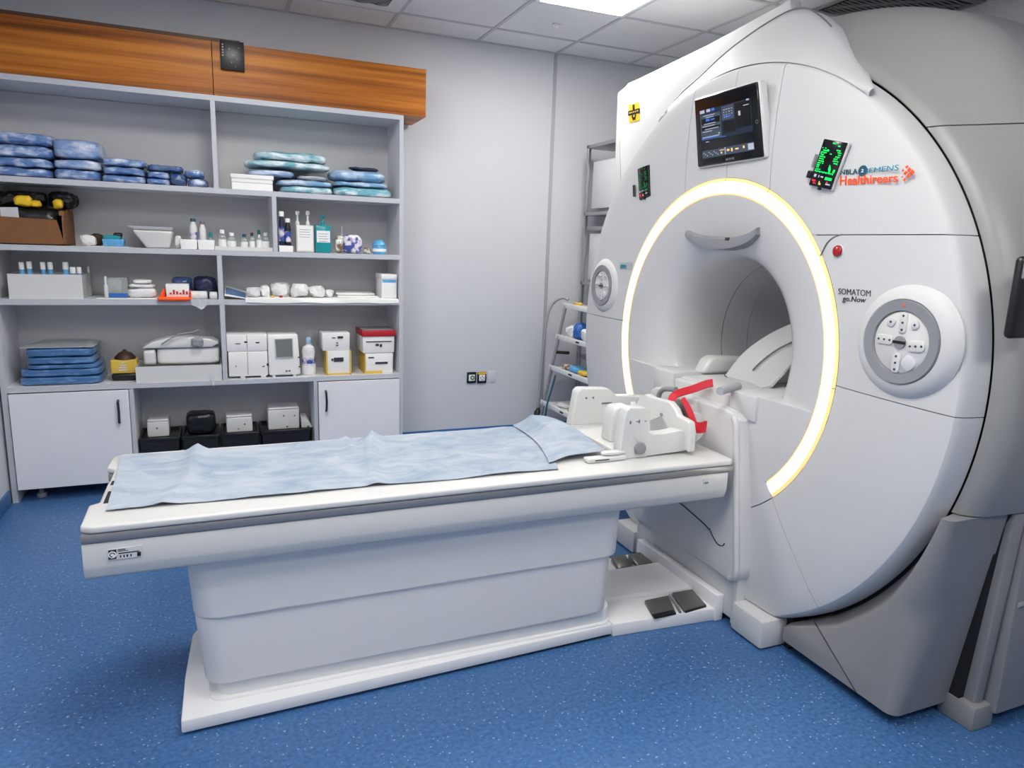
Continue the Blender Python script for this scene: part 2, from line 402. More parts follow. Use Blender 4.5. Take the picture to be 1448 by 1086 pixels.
OFF = ((1, 2), (2, 5), (0, 6), (3, 8))  # unseen panels, added and shifted about until the brightness fits
WH = ('in front of the shelving cabinet', 'over the near side of the table', 'over the open floor', 'just behind the photographer')
for (i, j), w in zip(OFF, WH): ceil_light(i, j, 'unseen square ceiling light panel beyond the photo edge, ' + w)
# vents
t = thing('ceiling_vent', 'square ceiling vent with wavy slats above the wood fascia', 'vent', (.77, 4.24, ZC))
b = new(); box(b, .50, 1.07, 3.965, 4.51, ZC - .010, ZC - .0062); obj('vent_plate', b, 'lampframe', t)
b = new(); box(b, .60, .985, 4.05, 4.41, ZC - .013, ZC - .0105); obj('vent_opening', b, 'dark', t)
b = new()
for k in range(15):
    pts = [(.605 + .0155 * i, 4.065 + k * .024 + .008 * math.sin(i * .9 + k), ZC - .016) for i in range(25)]
    tube(b, pts, .004, 5, cap=False)
obj('grille', b, 'vent', t)
t = thing('ceiling_vent', 'dark ceiling vent above the top of the scanner by the wall', 'vent', (3.5, 3.1, ZC))
b = new(); box(b, 3.15, 3.84, 2.80, 3.34, ZC - .010, ZC - .0062); obj('vent_plate', b, 'vent', t)
b = new(); box(b, 3.18, 3.80, 2.84, 3.30, ZC - .013, ZC - .0105); obj('vent_opening', b, 'dark', t)
b = new()
for k in range(19):
    tube(b, [(3.185 + .0245 * i, 2.85 + k * .0245 + .006 * math.sin(i * .9 + k), ZC - .016) for i in range(26)], .004, 5, cap=False)
obj('grille', b, 'vent', t)
b = new(); lathe(b, [(.028, -.0062), (.028, -.009), (.016, -.012), (.01, -.024), (.017, -.026), (.017, -.028)], (2.015, 4.268, ZC), seg=20)
tag(obj('ceiling_sprinkler', b, 'lampframe'), 'small round sprinkler head on the ceiling tile next to the light panel', 'sprinkler')

# ------------------------------------------------------------------ shelving cabinet
CYF, CYB = 4.49, 4.858
cab = thing('shelving_cabinet', 'tall light grey built-in shelving cabinet full of supplies along the back wall', 'cabinet', (0, 4.67, 0))
def cbox(name, x0, x1, z0, z1, y0=CYF, y1=CYB - .018, m='shelf', parent=cab, edge=True):
    b = new(); box(b, x0, x1, y0 + (.0015 if edge else 0), y1, z0, z1)
    o = obj(name, b, m, parent, smooth=False)
    if edge:
        b = new(); box(b, x0, x1, y0, y0 + .0014, z0, z1); obj('edge_strip', b, 'shelf_edge', o, smooth=False)
    return o
Z1, Z2, Z3, Z4 = 1.778, 1.428, 1.140, .656
cbox('side_board', -1.117, -1.090, 0, 2.252); cbox('side_board', 1.078, 1.103, 0, 2.28)
b = new(); box(b, -1.09, 1.078, CYB - .018, CYB, .0, 2.25); obj('back_board', b, 'shelf_back_shaded', cab, smooth=False)
cbox('top_board', -1.117, 1.078, 2.252, 2.281)
for zt, th in ((Z1, .03), (Z2, .03), (Z3, .031), (Z4, .028)):
    cbox('shelf_board', -1.09, 1.078, zt - th, zt)
cbox('divider', -.001, .024, Z1, 2.252, y0=CYF + .002)
cbox('divider', .312, .337, Z2, Z1 - .03, y0=CYF + .002)
cbox('divider', -.003, .024, Z3, Z2 - .03, y0=CYF + .002)
cbox('divider', 0, .027, Z4, Z3 - .031, y0=CYF + .002)
cbox('divider', -.505, -.482, .075, Z4 - .028, y0=CYF + .004)
cbox('divider', .530, .553, .075, Z4 - .028, y0=CYF + .004)
b = new(); box(b, -1.09, 1.078, CYF + .03, CYB - .018, .075, .095); obj('bottom_board', b, 'shelf', cab, smooth=False)
def cdoor(x0, x1, hx):
    b = new(); box(b, x0, x1, CYF - .018, CYF - .001, .078, Z4 - .033, .0015, 1); d = obj('door', b, 'door', cab)
    b = new(); tube(b, [(hx, CYF - .018, .565), (hx, CYF - .042, .56), (hx + .002, CYF - .046, .50), (hx, CYF - .042, .44), (hx, CYF - .018, .435)], .007, 8)
    obj('handle', b, 'handle', d, label='dark metal bar handle')
cdoor(-1.083, -.507, -.56); cdoor(.556, 1.076, .60)
b = new(); lathe(b, [(.012, 0), (.024, .003), (.026, .015), (.024, .028), (.012, .03)], (-.99, 4.56, .0), seg=16); box(b, -1.0, -.98, 4.55, 4.57, .028, .076)
obj('caster_foot', b, 'greyplastic', cab)

# wood fascia over the cabinet
t = thing('wood_fascia', 'long orange-brown wood veneer fascia above the shelving cabinet', 'wood panel', (0, 4.6, 2.282))
b = new(); box(b, XL + .002, .0185, 4.489, 4.84, 2.282, 2.563, .001, 1); obj('fascia_board', b, 'wood', t)
b = new(); box(b, .0215, 1.243, 4.489, 4.84, 2.282, 2.563, .001, 1); obj('fascia_board', b, 'wood', t)
b = new(); box(b, XL + .002, .17, 4.53, 4.84, 2.563, 2.592); obj('top_strip', b, 'wooddark', t, label='dark brown strip')
t = thing('speaker_plate', 'square black plate with small holes fixed to the wood fascia', 'plate', (.125, 4.47, 2.49))  # plain black plate standing for a speaker
b = new(); box(b, .063, .187, 4.466, 4.4885, 2.42, 2.572, .003); obj('plate_body', b, 'black', t)
b = new()
for i in range(5): box(b, .072, .080, 4.4645, 4.4662, 2.545 - .014 * i, 2.552 - .014 * i)
for i, (u, w) in enumerate(((.11, .53), (.13, .50), (.15, .48), (.12, .46), (.16, .54), (.14, .44), (.1, .49))): lathe(b, [(.0025, 0), (.0025, .002)], (u, 4.4645, 2 + w), 'y', 8)
obj('hole', b, 'greyplastic', t, smooth=False)
# wall sockets
for k, (x, ink, lab) in enumerate(((1.905, 'blue', 'black framed wall socket with a green and white insert, nearer the cabinet'), (1.982, 'yellow', 'black framed wall socket with a yellow rim and white insert'))):
    c = AY(667 if k == 0 else 681.5, 534, YB - .01)
    t = thing('wall_socket', lab, 'socket', (c.x, YB - .01, c.z), 'pair of wall sockets')
    b = new(); box(b, c.x - .036, c.x + .036, YB - .012, YB, c.z - .042, c.z + .042, .004); obj('socket_frame', b, 'black', t)
    if k: b = new(); box(b, c.x - .034, c.x + .034, YB - .0135, YB - .0119, c.z + .026, c.z + .041); obj('yellow_strip', b, 'yellow', t, smooth=False)
    b = new(); box(b, c.x - .024, c.x + .024, YB - .016, YB - .011, c.z - .025, c.z + .023, .004); f = obj('insert', b, 'paper', t)
    b = new()
    if k: [lathe(b, [(.004, 0), (.004, .002)], (c.x + u, YB - .0175, c.z + w), 'y', 10) for u, w in ((-.012, 0), (.012, 0), (0, -.014), (0, .012))]
    else: lathe(b, [(.0, 0), (.017, 0), (.017, .002)], (c.x + .004, YB - .0175, c.z), 'y', 20)
    obj('contact', b, 'text_dark' if k else 'sock_green', f)
    if not k:
        b = new(); lathe(b, [(.0, 0), (.007, 0), (.007, .002)], (c.x + .004, YB - .0187, c.z), 'y', 20); obj('ring_mark', b, 'paper', f)
b = new(); box(b, AY(690, 534, YB).x, AY(701, 534, YB).x, YB - .004, YB, AY(695, 541, YB).z, AY(695, 524, YB).z, .003, 2)
tag(obj('blank_wall_plate', b, 'wall'), 'small blank off-white wall plate next to the sockets', 'wall plate')

# ------------------------------------------------------------------ things on the shelves
def front(px, py, z, lo=4.50):
    return max(AZ(px, py, z).y, lo)
def rect(px0, py0, px1, py1, Y):
    return AY(px0, py1, Y).x, AY(px1, py1, Y).x, AY((px0 + px1) / 2, py1, Y).z, AY((px0 + px1) / 2, py0, Y).z
def pack(name, label, cat, group, r, Y, depth, m, zb=None, p=5, amp=.006, seed=0):
    x0, x1, z0, z1 = rect(*r, Y)
    if zb is not None: z0 = zb
    if Y < 4.84: x0 = max(x0, -1.084)
    depth = min(depth, 4.835 - Y)
    b = new(); soft(b, x0, x1, Y, Y + depth, z0 + .0005, z1, p=p, amp=amp, seed=seed)
    o = obj(name, b, m, ang=80); tag(o, label, cat, group); return o, (x0, x1, Y, Y + depth, z0, z1)
def stack(px0, px1, ys, z, Y, depth, m, name, labels, cat, group, xs=None, p=5, amp=.006):
    """ys: pixel rows from the shelf upward (bottom first); returns nothing"""
    zb = z; mm = m if isinstance(m, (list, tuple)) else [m] * len(labels)
    for i, lab in enumerate(labels):
        a, c = (px0, px1) if not xs else xs[i]
        x0, x1 = max(AY(a, ys[i], Y).x, -1.084), AY(c, ys[i], Y).x
        zt = AY((a + c) / 2, ys[i + 1], Y).z
        d = min(depth, 4.835 - Y) - .01 * (i % 2)
        b = new(); soft(b, x0, x1, Y + .004 * (i % 2), Y + d, zb + .0004, zt, p=p, amp=amp, seed=i + px0)
        o = obj(name, b, mm[i], ang=80); tag(o, lab, cat, group); zb = zt + .0008
G = 'blue wrapped drape packs on the top shelf'
order = ('bottom', 'second', 'third', 'top')
stack(-14, 73, (248.5, 236, 222, 204, 186), Z1, 4.51, .3, 'packblue', 'drape_pack', ['%s film-wrapped blue drape pack of the tall pile against the cabinet end' % k for k in ('bottom', 'second', 'third', 'topmost')], 'drape pack', G)
stack(74, 142, (255, 239.5, 225, 196), Z1, 4.51, .3, ['packblue', 'packpale', 'packpale'], 'drape_pack', ['%s blue drape pack of the three-high pile with the puffy pale top pack' % k for k in ('bottom', 'middle', 'puffy pale topmost')], 'drape pack', G)
stack(143, 206, (259, 247.5, 236, 223.5), Z1, 4.51, .28, 'packblue', 'drape_pack', ['%s blue drape pack of the third pile on the top shelf' % k for k in ('bottom', 'middle', 'topmost')], 'drape pack', G)
stack(207, 240, (263, 252.5, 242, 233), Z1, 4.51, .26, ['packblue', 'packblue', 'packdark'], 'drape_pack', ['%s blue drape pack of the fourth, narrower pile on the top shelf' % k for k in ('bottom', 'middle', 'dark topmost')], 'drape pack', G, xs=((207, 240), (207, 240), (207, 259)))
pack('drape_pack', 'crumpled dark navy drape pack squeezed between the fourth and fifth piles', 'drape pack', G, (240, 244, 265, 264), 4.52, .2, 'packdark', Z1, p=3, amp=.014, seed=5)
stack(261, 293, (265, 252, 238.5), Z1, 4.512, .24, 'packblue', 'drape_pack', ['%s small rounded blue drape pack of the last pile beside the shelf divider' % k for k in ('bottom', 'top')], 'drape pack', G, p=3.2, xs=((265, 295), (261, 289)))
# right bay of the top shelf
G = 'flat white boxes on the top shelf'
x0, x1, z0, z1 = rect(328, 248, 387, 271, 4.51)
b = new(); box(b, x0, x1 - .004, 4.512, 4.70, Z1 + .0005, Z1 + .041, .003); o = obj('flat_box', b, 'paper'); tag(o, 'lower flat white box of two on the top shelf beside the divider', 'box', G)
t = thing('flat_box', 'upper flat white box of two with an overhanging lid on the top shelf', 'box', (x0, 4.51, Z1 + .042), G)
b = new(); box(b, x0, x1 - .004, 4.512, 4.70, Z1 + .042, Z1 + .066, .002); obj('box_body', b, 'paper', t)
b = new(); box(b, x0 - .004, x1 + .002, 4.507, 4.705, Z1 + .064, Z1 + .088, .002); obj('box_lid', b, 'paper', t)
G = 'wrapped teal and pale blue packs on the top shelf'
pack('drape_pack', 'lowest teal drape pack on the top shelf next to the white boxes', 'drape pack', G, (398, 263.5, 473, 276), 4.51, .28, 'packteal', Z1, p=4)
pack('drape_pack', 'sky blue drape pack lying on the lowest teal pack beside the white boxes', 'drape pack', G, (393, 254.5, 473, 264), 4.515, .28, 'packsky', AY(430, 263.5, 4.51).z + .001, p=4)
zz = AY(430, 254.5, 4.515).z + .001
pack('film_sheet', 'folded grey film sheet squeezed under the teal packs on the top shelf', 'film sheet', None, (421, 247.5, 464, 254), 4.54, .24, 'film', zz + .001, p=3)
pack('drape_pack', 'flat white drape pack resting on the white boxes under the teal packs', 'drape pack', G, (351, 240, 418, 250), 4.53, .24, 'packpale', Z1 + .0885, p=4)
pack('drape_pack', 'long white and teal drape pack, second from the top of its pile', 'drape pack', G, (347, 227.5, 470, 243), 4.515, .3, 'packteal', AY(400, 239.5, 4.53).z + .007, p=4)
pack('drape_pack', 'long teal drape pack with a loose film end on top of the pile', 'drape pack', G, (360, 214.5, 465, 232), 4.53, .28, 'packteal', AY(400, 228, 4.515).z + .005, p=4)
pack('drape_pack', 'lowest turquoise drape pack by the cabinet end on the top shelf', 'drape pack', G, (473.5, 265, 557, 280), 4.51, .28, 'packteal', Z1, p=4, seed=3)
pack('drape_pack', 'thin blue drape pack, middle of the pile by the cabinet end', 'drape pack', G, (474, 257.5, 552, 266), 4.515, .28, 'packsky', AY(515, 265, 4.51).z + .001, p=4, seed=4)
o, e = pack('drape_pack', 'plump sky blue drape pack on top of the pile by the cabinet end', 'drape pack', G, (468, 240, 550, 258), 4.52, .26, 'packsky', AY(513, 257.5, 4.515).z + .001, p=3, seed=6)
pack('dark_pouch', 'small dark navy pouch lying on the plump sky blue pack', 'pouch', None, (495, 236.5, 538, 245), 4.56, .1, 'navy', AY(513, 240, 4.52).z + .001, p=3, amp=.006)

# second shelf, long bay
t = thing('cardboard_box', 'open brown cardboard box with a cut-down front full of black gear', 'cardboard box', (-1.02, 4.6, Z2))
xa, xb = -1.088, AY(92, 345, 4.505).x; zt = AY(112, 298, 4.62).z
b = new()
box(b, xa, xb, 4.505, 4.82, Z2 + .001, Z2 + .006)
prism(b, [(xa, Z2 + .001), (xb, Z2 + .001), (xb - .03, Z2 + .135), (xa, Z2 + .145)], 'y', 4.505, 4.511)
prism(b, [(4.505, Z2 + .001), (4.82, Z2 + .001), (4.82, zt), (4.64, zt), (4.62, zt - .03), (4.52, Z2 + .17), (4.505, Z2 + .13)], 'x', xb - .006, xb)
box(b, xa, xb, 4.814, 4.82, Z2 + .001, zt)
obj('box_body', b, 'card', t, smooth=False)
b = new(); prism(b, [(4.52, Z2 + .16), (4.62, zt - .04), (4.63, zt - .02), (4.53, Z2 + .185)], 'x', xb - .02, xb + .004); obj('box_flap', b, 'card', t, smooth=False)
x0, x1, z0, z1 = rect(-40, 274, 84, 345, 4.53)
o, e = pack('black_bag', 'shiny black bag stuffed into the brown cardboard box', 'bag', None, (-30, 292, 86, 345), 4.53, .26, 'black2', Z2 + .012, p=5, amp=.012)
for i, (r, mm, lab) in enumerate((((18, 276, 44, 292), 'yellow', 'large yellow glove crumpled on the black bag in the cardboard box'), ((42, 283, 58, 294), 'yellow', 'smaller yellow glove end hanging over the black bag'), ((74, 280, 88, 296), 'yellow', 'yellow and orange glove at the far side of the black bag'))):
    pack('rubber_glove', lab, 'glove', 'yellow rubber gloves in the cardboard box', r, 4.535 + .02 * i, .06, mm, None, p=2.6, amp=.008, seed=i)
pack('black_cloth_bundle', 'dark bundle of cloth heaped on top of the cardboard box beside the gloves', 'cloth bundle', None, (-25, 269, 66, 292), 4.60, .17, 'black', None, p=2.8, amp=.02, seed=2)
pack('black_cloth_bundle', 'second dark cloth bundle slumped over the far edge of the cardboard box', 'cloth bundle', None, (67, 270, 108, 295), 4.62, .16, 'black', None, p=2.6, amp=.018, seed=8)
c4 = [AY(0, 293, 4.525), AY(25, 293, 4.525), AY(28, 314, 4.525), AY(1, 312, 4.525)]
b = new(); quadbox(b, c4, .0015); tag(obj('paper_note', b, 'paper2', smooth=False), 'printed paper slip stuck to the black bag in the cardboard box', 'paper slip')
pack('crumpled_tissue', 'small crumpled grey tissue beside the brown cardboard box', 'tissue', None, (113, 331, 135, 346.5), 4.53, .07, 'gauze', Z2 + .001, p=2.5, amp=.012)
pack('dark_pouch', 'dark brown pouch behind the crumpled tissue on the second shelf', 'pouch', None, (128, 330, 146, 344), 4.62, .08, 'brown', Z2 + .001, p=3, amp=.008)
b = new(); p0 = AZ(134, 347.5, Z2); p1 = AZ(188, 349.5, Z2); box(b, p0.x, p1.x, 4.497, 4.66, Z2 + .0005, Z2 + .003); tag(obj('paper_sheet', b, 'paper', smooth=False), 'white sheet of paper under the small teal kit on the second shelf', 'paper')
t = thing('plastic_kit', 'small blue and teal kit tray with dark tools on a white sheet', 'kit', (AY(160, 345, 4.55).x, 4.55, Z2 + .004))
x0, x1, z0, z1 = rect(144, 338, 176, 346, 4.53)
b = new(); box(b, x0, x1, 4.53, 4.62, Z2 + .0035, z1, .006, taper=.006); obj('kit_tray', b, 'skyblue', t)
b = new(); soft(b, x0 + .005, x1 - .015, 4.535, 4.61, z1 - .004, z1 + .022, amp=.006); obj('kit_pouch', b, 'teal', t)
b = new(); soft(b, x1 - .055, x1 - .01, 4.54, 4.59, z1 + .008, z1 + .036, p=3, amp=.004); obj('kit_knob', b, 'black', t)
# stack of white basins
for i in range(2):
    b = new(); px = (182, 245); x0, x1 = AY(px[0], 345, 4.52).x, AY(px[1], 345, 4.52).x; zb, zt = Z2 + .001 + i * .028, Z2 + .098 + i * .022
    if i == 0: hexa(b, [(x0 + .085, 4.54, zb), (x1 - .02, 4.54, zb), (x1 - .02, 4.72, zb), (x0 + .085, 4.72, zb), (x0 + .02, 4.515, zt), (x1, 4.515, zt), (x1, 4.76, zt), (x0 + .02, 4.76, zt)], .012, 3)
    else: hexa(b, [(x0 + .03, 4.522, zt - .018), (x1 - .006, 4.522, zt - .018), (x1 - .006, 4.75, zt - .018), (x0 + .03, 4.75, zt - .018), (x0 - .004, 4.508, zt), (x1 + .003, 4.508, zt), (x1 + .003, 4.765, zt), (x0 - .004, 4.765, zt)], .004, 2)
    o = obj('wash_basin', b, 'white'); tag(o, ('lower white plastic basin of the nested pair on the second shelf', 'upper white plastic basin nested in the other, wide flared lip')[i], 'basin', 'nested white basins')
def bottle(name, label, cat, group, px, pyb, pyt, w, z, m, mcap, capfrac=.16, shape='round', lab=None, Y=None, neck=.45):
    Y = Y or front(px, pyb, z, 4.50 + .012) + .0
    c = AY(px, pyb, Y); r = abs(AY(px + w / 2, pyb, Y).x - AY(px - w / 2, pyb, Y).x) / 2
    H = AY(px, pyt, Y).z - z; y = Y + r
    t = thing(name, label, cat, (c.x, y, z), group)
    h1 = H * (1 - capfrac); b = new(); o3 = (c.x, y, z + .0005)
    lathe(b, [(r * .9, 0), (r, .004), (r, h1 * .74), (r * .92, h1 * .82), (r * neck, h1 * .93), (r * neck, h1)], o3, seg=20); obj('bottle_body', b, m, t)
    b = new(); lathe(b, [(r * (neck + .1), h1 - .001), (r * (neck + .1), H * .985), (r * (neck), H)], o3, seg=16); obj('bottle_cap', b, mcap, t)
    if lab:
        b = new(); lathe(b, [(r * 1.01, h1 * .15), (r * 1.01, h1 * .62)], o3, seg=20, cap=False); obj('bottle_label', b, lab, t)
    return t
def tray(name, label, cat, x0, x1, y0, y1, z0, z1, m='white', group=None, wall=.004, flare=.006):
    b = new()
    box(b, x0, x1, y0, y1, z0, z0 + .004)
    for q in (((x0, x1), (y0, y0 + wall)), ((x0, x1), (y1 - wall, y1)), ((x0, x0 + wall), (y0 + wall, y1 - wall)), ((x1 - wall, x1), (y0 + wall, y1 - wall))):
        box(b, *q[0], *q[1], z0 + .004, z1)
    o = obj(name, b, m, smooth=False); tag(o, label, cat, group); return o
pack('tissue_roll', 'small white roll standing behind the basin on the second shelf', 'roll', None, (247, 333, 257, 348), 4.60, .05, 'gauze', Z2 + .001, p=3, amp=.003)
x0, x1, z0, z1 = rect(255, 339, 304, 353, 4.505)
for i in range(2):
    xm = (x0 + x1) / 2; b = new(); box(b, x0 if i == 0 else xm + .001, xm - .001 if i == 0 else x1, 4.505, 4.60, Z2 + .0005, z1, .003, taper=.003)
    tag(obj('carton', b, 'paper'), ('small white carton with a milk-white vial behind it, near the basin', 'small white carton next to its twin, on the glass bottle side')[i], 'carton', 'pair of small white cartons')
G = 'small bottles on the second shelf'
for px, pt, w, mm, mc, lab, pl in ((274, 309, 11, 'gauze', 'text_deep', 'white bottle with a printed label behind the white cartons', 'mixbag'), (287, 313, 10, 'gauze', 'text_grey', 'slim pale bottle with a dark green cap behind the white cartons', None)):
    bottle('medicine_bottle', lab, 'bottle', G, px, 338, pt, w, Z2, mm, mc, .1, lab=pl, Y=4.615, neck=.6)
bottle('medicine_bottle', 'short green-tinted bottle at the end of the white cartons', 'bottle', G, 298, 339, 328, 8, Z2, 'glass', 'teal', .3, Y=4.62)
x0, x1, z0, z1 = rect(304, 348.5, 384, 355, 4.505)
tray('glass_tray', 'shallow white tray holding a row of small clear bottles', 'tray', x0, .309, 4.505, 4.63, Z2 + .0005, Z2 + .022)
for px, pt, w, mc, lab in ((315, 325, 12, 'paper', 'round clear bottle with a white cap at the start of the shallow tray'), (328, 329, 13, 'paper', 'squat clear bottle second in the shallow tray'), (346, 331, 10, 'text_deep', 'clear vial with a green stopper, third in the shallow tray'), (357, 329, 8, 'text_dark', 'slim clear vial with a dark stopper in the shallow tray'), (367, 325.5, 8, 'text_deep', 'taller clear vial with a dark green stopper in the tray'), (376, 329, 11, 'paper2', 'clear square-shouldered bottle at the divider end of the tray')):
    Y = 4.525
    bottle('clear_bottle', lab, 'bottle', 'clear bottles in the shallow tray', px, 350, pt, w, Z2 + .0045, 'glass', mc, .18, lab='paper', Y=Y)
# second shelf, short bay
b = new(); x0, x1, z0, z1 = rect(395, 347.5, 415, 357, 4.51); box(b, x0, x1, 4.51, 4.59, Z2 + .0005, z1, .003); zc = z1
tag(obj('carton', b, 'paper'), 'small white carton under two dark labelled bottles beside the divider', 'carton')
for px, pt, mm, lab, pl in ((399.5, 299, 'navy', 'tall dark blue labelled bottle standing on the small carton', 'mixbag'), (408, 309, 'black', 'shorter blackish labelled bottle standing on the small carton', 'mixbag')):
    bottle('medicine_bottle', lab, 'bottle', 'dark labelled bottles beside the divider', px, 347.5, pt, 8.6, zc + .0005, mm, 'paper', .14, lab=pl, Y=4.525, neck=.7)
def jug(name, label, px0, px1, pyb, py_sh, m, ml, pumps, pt, cap):
    Y = 4.515; x0, x1 = AY(px0, pyb, Y).x, AY(px1, pyb, Y).x; zs = AY(px0, py_sh, Y).z; H = zs - Z2
    t = thing(name, label, 'pump bottle', ((x0 + x1) / 2, Y + .04, Z2))
    b = new(); box(b, x0, x1, Y, Y + .075, Z2 + .0005, zs, .010, 3); obj('bottle_body', b, m, t)
    b = new(); box(b, x0 + .008, x1 - .008, Y - .0012, Y + .0002, Z2 + H * ml[0], Z2 + H * ml[1]); l = obj('bottle_label', b, 'paper', t, smooth=False)
    b = new()
    for k in range(4): box(b, x0 + .018, x1 - .02 - .006 * (k % 2), Y - .0018, Y - .0012, Z2 + H * (ml[1] - .12 - .09 * k), Z2 + H * (ml[1] - .105 - .09 * k))
    obj('label_text', b, 'text_grey', l, smooth=False)
    for px in pumps:
        cx = AY(px, pyb, Y).x; zt = AY(px, pt, Y).z
        b = new(); lathe(b, [(.012, 0), (.012, .02), (.008, .024), (.006, .03), (.006, (zt - zs) * .7), (.011, (zt - zs) * .75), (.011, zt - zs)], (cx, Y + .035, zs - .002), seg=14)
        tube(b, [(cx, Y + .035, zt - .008), (cx + .004, Y + .01, zt - .008), (cx + .005, Y - .004, zt - .014)], .005, 8)
        obj('pump', b, cap, t)
    return t
jug('pump_jug', 'square white disinfectant jug with two white pump heads', 419.5, 444.5, 358, 318, 'white', (.08, .95), (422.5, 437), 298, 'white')
jug('pump_bottle', 'teal pump bottle with a white label and clear nozzle', 446.5, 469, 358.5, 318, 'teal', (.38, .80), (458,), 304, 'teal')
pack('sachet_bag', 'clear knotted bag of brown and green sachets behind the teal bottle', 'bag', 'sachet bags on the second shelf', (475, 333, 488, 358), 4.53, .06, 'mixbag2', Z2 + .0005, p=3, amp=.008)
o, e = pack('sachet_bag', 'plump bag of blue and red printed sachets', 'bag', 'sachet bags on the second shelf', (485, 332, 513, 359), 4.52, .08, 'mixbag', Z2 + .0005, p=3.4, amp=.008)
bottle('vial', 'tiny clear vial poking up behind the sachet bags', 'vial', None, 484, 335, 320, 6, Z2 + .045, 'glass', 'glass', .3, Y=4.605)
pack('leaf_sachet', 'small green and brown sachet beside the blue jar', 'sachet', None, (515, 350, 526, 359), 4.55, .05, 'mixbag2', Z2 + .0005, p=2.6, amp=.006)
t = thing('blue_jar', 'round sky blue jar with a domed lid at the cabinet end', 'jar', (AY(538, 360, 4.53).x, 4.57, Z2))
c = AY(538, 360, 4.53); r = .045
b = new(); lathe(b, [(r * .8, 0), (r, .012), (r, .045), (r * .9, .055)], (c.x, 4.57, Z2 + .0005), seg=24); obj('jar_body', b, 'skyblue', t)
b = new(); lathe(b, [(r * 1.0, .0), (r * .98, .008), (r * .7, .026), (r * .45, .036), (r * .3, .037)], (c.x, 4.57, Z2 + .0555), seg=24); obj('jar_lid', b, 'skyblue', t)
b = new(); lathe(b, [(r * 1.012, .018), (r * 1.012, .036)], (c.x, 4.57, Z2), seg=24, cap=False); obj('jar_label', b, 'paper', t)
b = new(); lathe(b, [(.055, 0), (.055, .002)], (c.x + .01, 4.575, Z2 - .0001), seg=24); 
b.free()
# third shelf, long bay
x0, x1, z0, z1 = rect(13, 388, 118, 420, 4.505)
tr = tray('instrument_tray', 'deep white tray holding small blue labelled bottles', 'tray', x0, AY(118, 420, 4.505).x, 4.505, 4.80, Z3 + .0005, z1, wall=.006)
for px, pt, w, lab in ((31, 371, 9, 'first small blue labelled bottle in the deep white tray'), (42, 370, 9, 'second small blue labelled bottle in the deep white tray'), (61, 371, 9, 'blue labelled bottle in the middle pair, nearer the cabinet end wall'), (71.5, 371, 9, 'blue labelled bottle in the middle pair, with the white cap'), (93, 371, 10, 'tall blue labelled bottle in the far trio of the white tray'), (103, 378, 10, 'low blue labelled bottle in the far trio of the white tray'), (112, 378, 8, 'slim blue labelled bottle ending the far trio of the tray')):
    bottle('sample_bottle', lab, 'bottle', 'blue labelled bottles in the deep white tray', px, 392, pt, w, Z3 + .0055, 'skyblue', 'paper', .2, lab='skyblue', Y=4.56, neck=.75)
bottle('sample_bottle', 'pale empty bottle alone at the far corner of the white tray', 'bottle', None, 125, 390, 377, 6, Z3 + .0055, 'glass', 'paper', .2, Y=4.70)
b = new(); x0, x1, z0, z1 = rect(136, 417, 226, 421, 4.505); box(b, x0, x1, 4.50, 4.70, Z3 + .0005, Z3 + .006, .002); tag(obj('paper_sheet', b, 'paper'), 'white paper liner in front of the clear box on the third shelf', 'paper')
t = thing('clear_box', 'clear plastic box with a deep blue card inside on the third shelf', 'box', (AY(163, 415, 4.53).x, 4.57, Z3 + .007))
x0, x1, z0, z1 = rect(147, 393, 181, 416, 4.525)
b = new(); box(b, x0, x1, 4.525, 4.63, Z3 + .007, z1, .004); obj('box_shell', b, 'glass', t)
b = new(); box(b, x0 + .004, x1 - .004, 4.523, 4.527, Z3 + .009, Z3 + .032); obj('blue_card', b, 'blue', t, smooth=False)
b = new(); soft(b, x0 + .01, x1 - .03, 4.55, 4.61, Z3 + .009, z1 - .012, amp=.004); obj('box_contents', b, 'gauze', t)
bottle('sample_bottle', 'little white dropper beside the clear box on the third shelf', 'bottle', None, 150, 414, 391, 6, Z3 + .0065, 'white', 'white', .3, Y=4.51)
zb = Z3 + .0065
for i, (r, lab) in enumerate((((180, 408, 221, 421), 'bottom white gauze pack of the crumpled pile on the third shelf'), ((181, 402, 218, 409), 'middle white gauze pack of the crumpled pile on the third shelf'), ((187, 396, 214, 403), 'top white gauze pack of the crumpled pile on the third shelf'))):
    o, e = pack('gauze_pack', lab, 'gauze pack', 'white gauze packs on the third shelf', r, 4.51 + .008 * i, .12, 'gauze', zb, p=3.5, amp=.006, seed=i); zb = e[5] + .001
t = thing('orange_tray', 'bright orange plastic tray sticking out over the shelf edge', 'tray', (AY(250, 425, 4.48).x, 4.52, Z3))
x0, x1, z0, z1 = rect(223, 423, 268, 430, 4.462)
b = new(); box(b, x0, x1 + .010, 4.462, 4.62, Z3 + .001, Z3 + .012, .003); tube(b, [(x0 + .004, 4.466, Z3 + .006), (x1 - .004, 4.466, Z3 + .006)], .013, 10)
obj('tray_floor', b, 'orange', t)
b = new(); hexa(b, [(x0 + .005, 4.53, Z3 + .012), (x0 + .038, 4.53, Z3 + .012), (x0 + .038, 4.60, Z3 + .012), (x0 + .005, 4.60, Z3 + .012), (x0 + .028, 4.53, Z3 + .06), (x0 + .038, 4.53, Z3 + .06), (x0 + .038, 4.6, Z3 + .06), (x0 + .028, 4.6, Z3 + .06)], .003); obj('tray_flap', b, 'orange', t)
b = new(); box(b, x1 + .003, x1 + .010, 4.50, 4.6, Z3 + .008, Z3 + .05, .002); obj('tray_end', b, 'orange', t)
x0, x1, z0, z1 = rect(235, 402, 268, 423, 4.49)
t = thing('carton', 'white carton with red print standing in the orange tray', 'carton', ((x0 + x1) / 2, 4.53, Z3 + .0125))
b = new(); box(b, x0, x1, 4.488, 4.58, Z3 + .0125, z1, .004, taper=.002); obj('carton_body', b, 'paper', t)
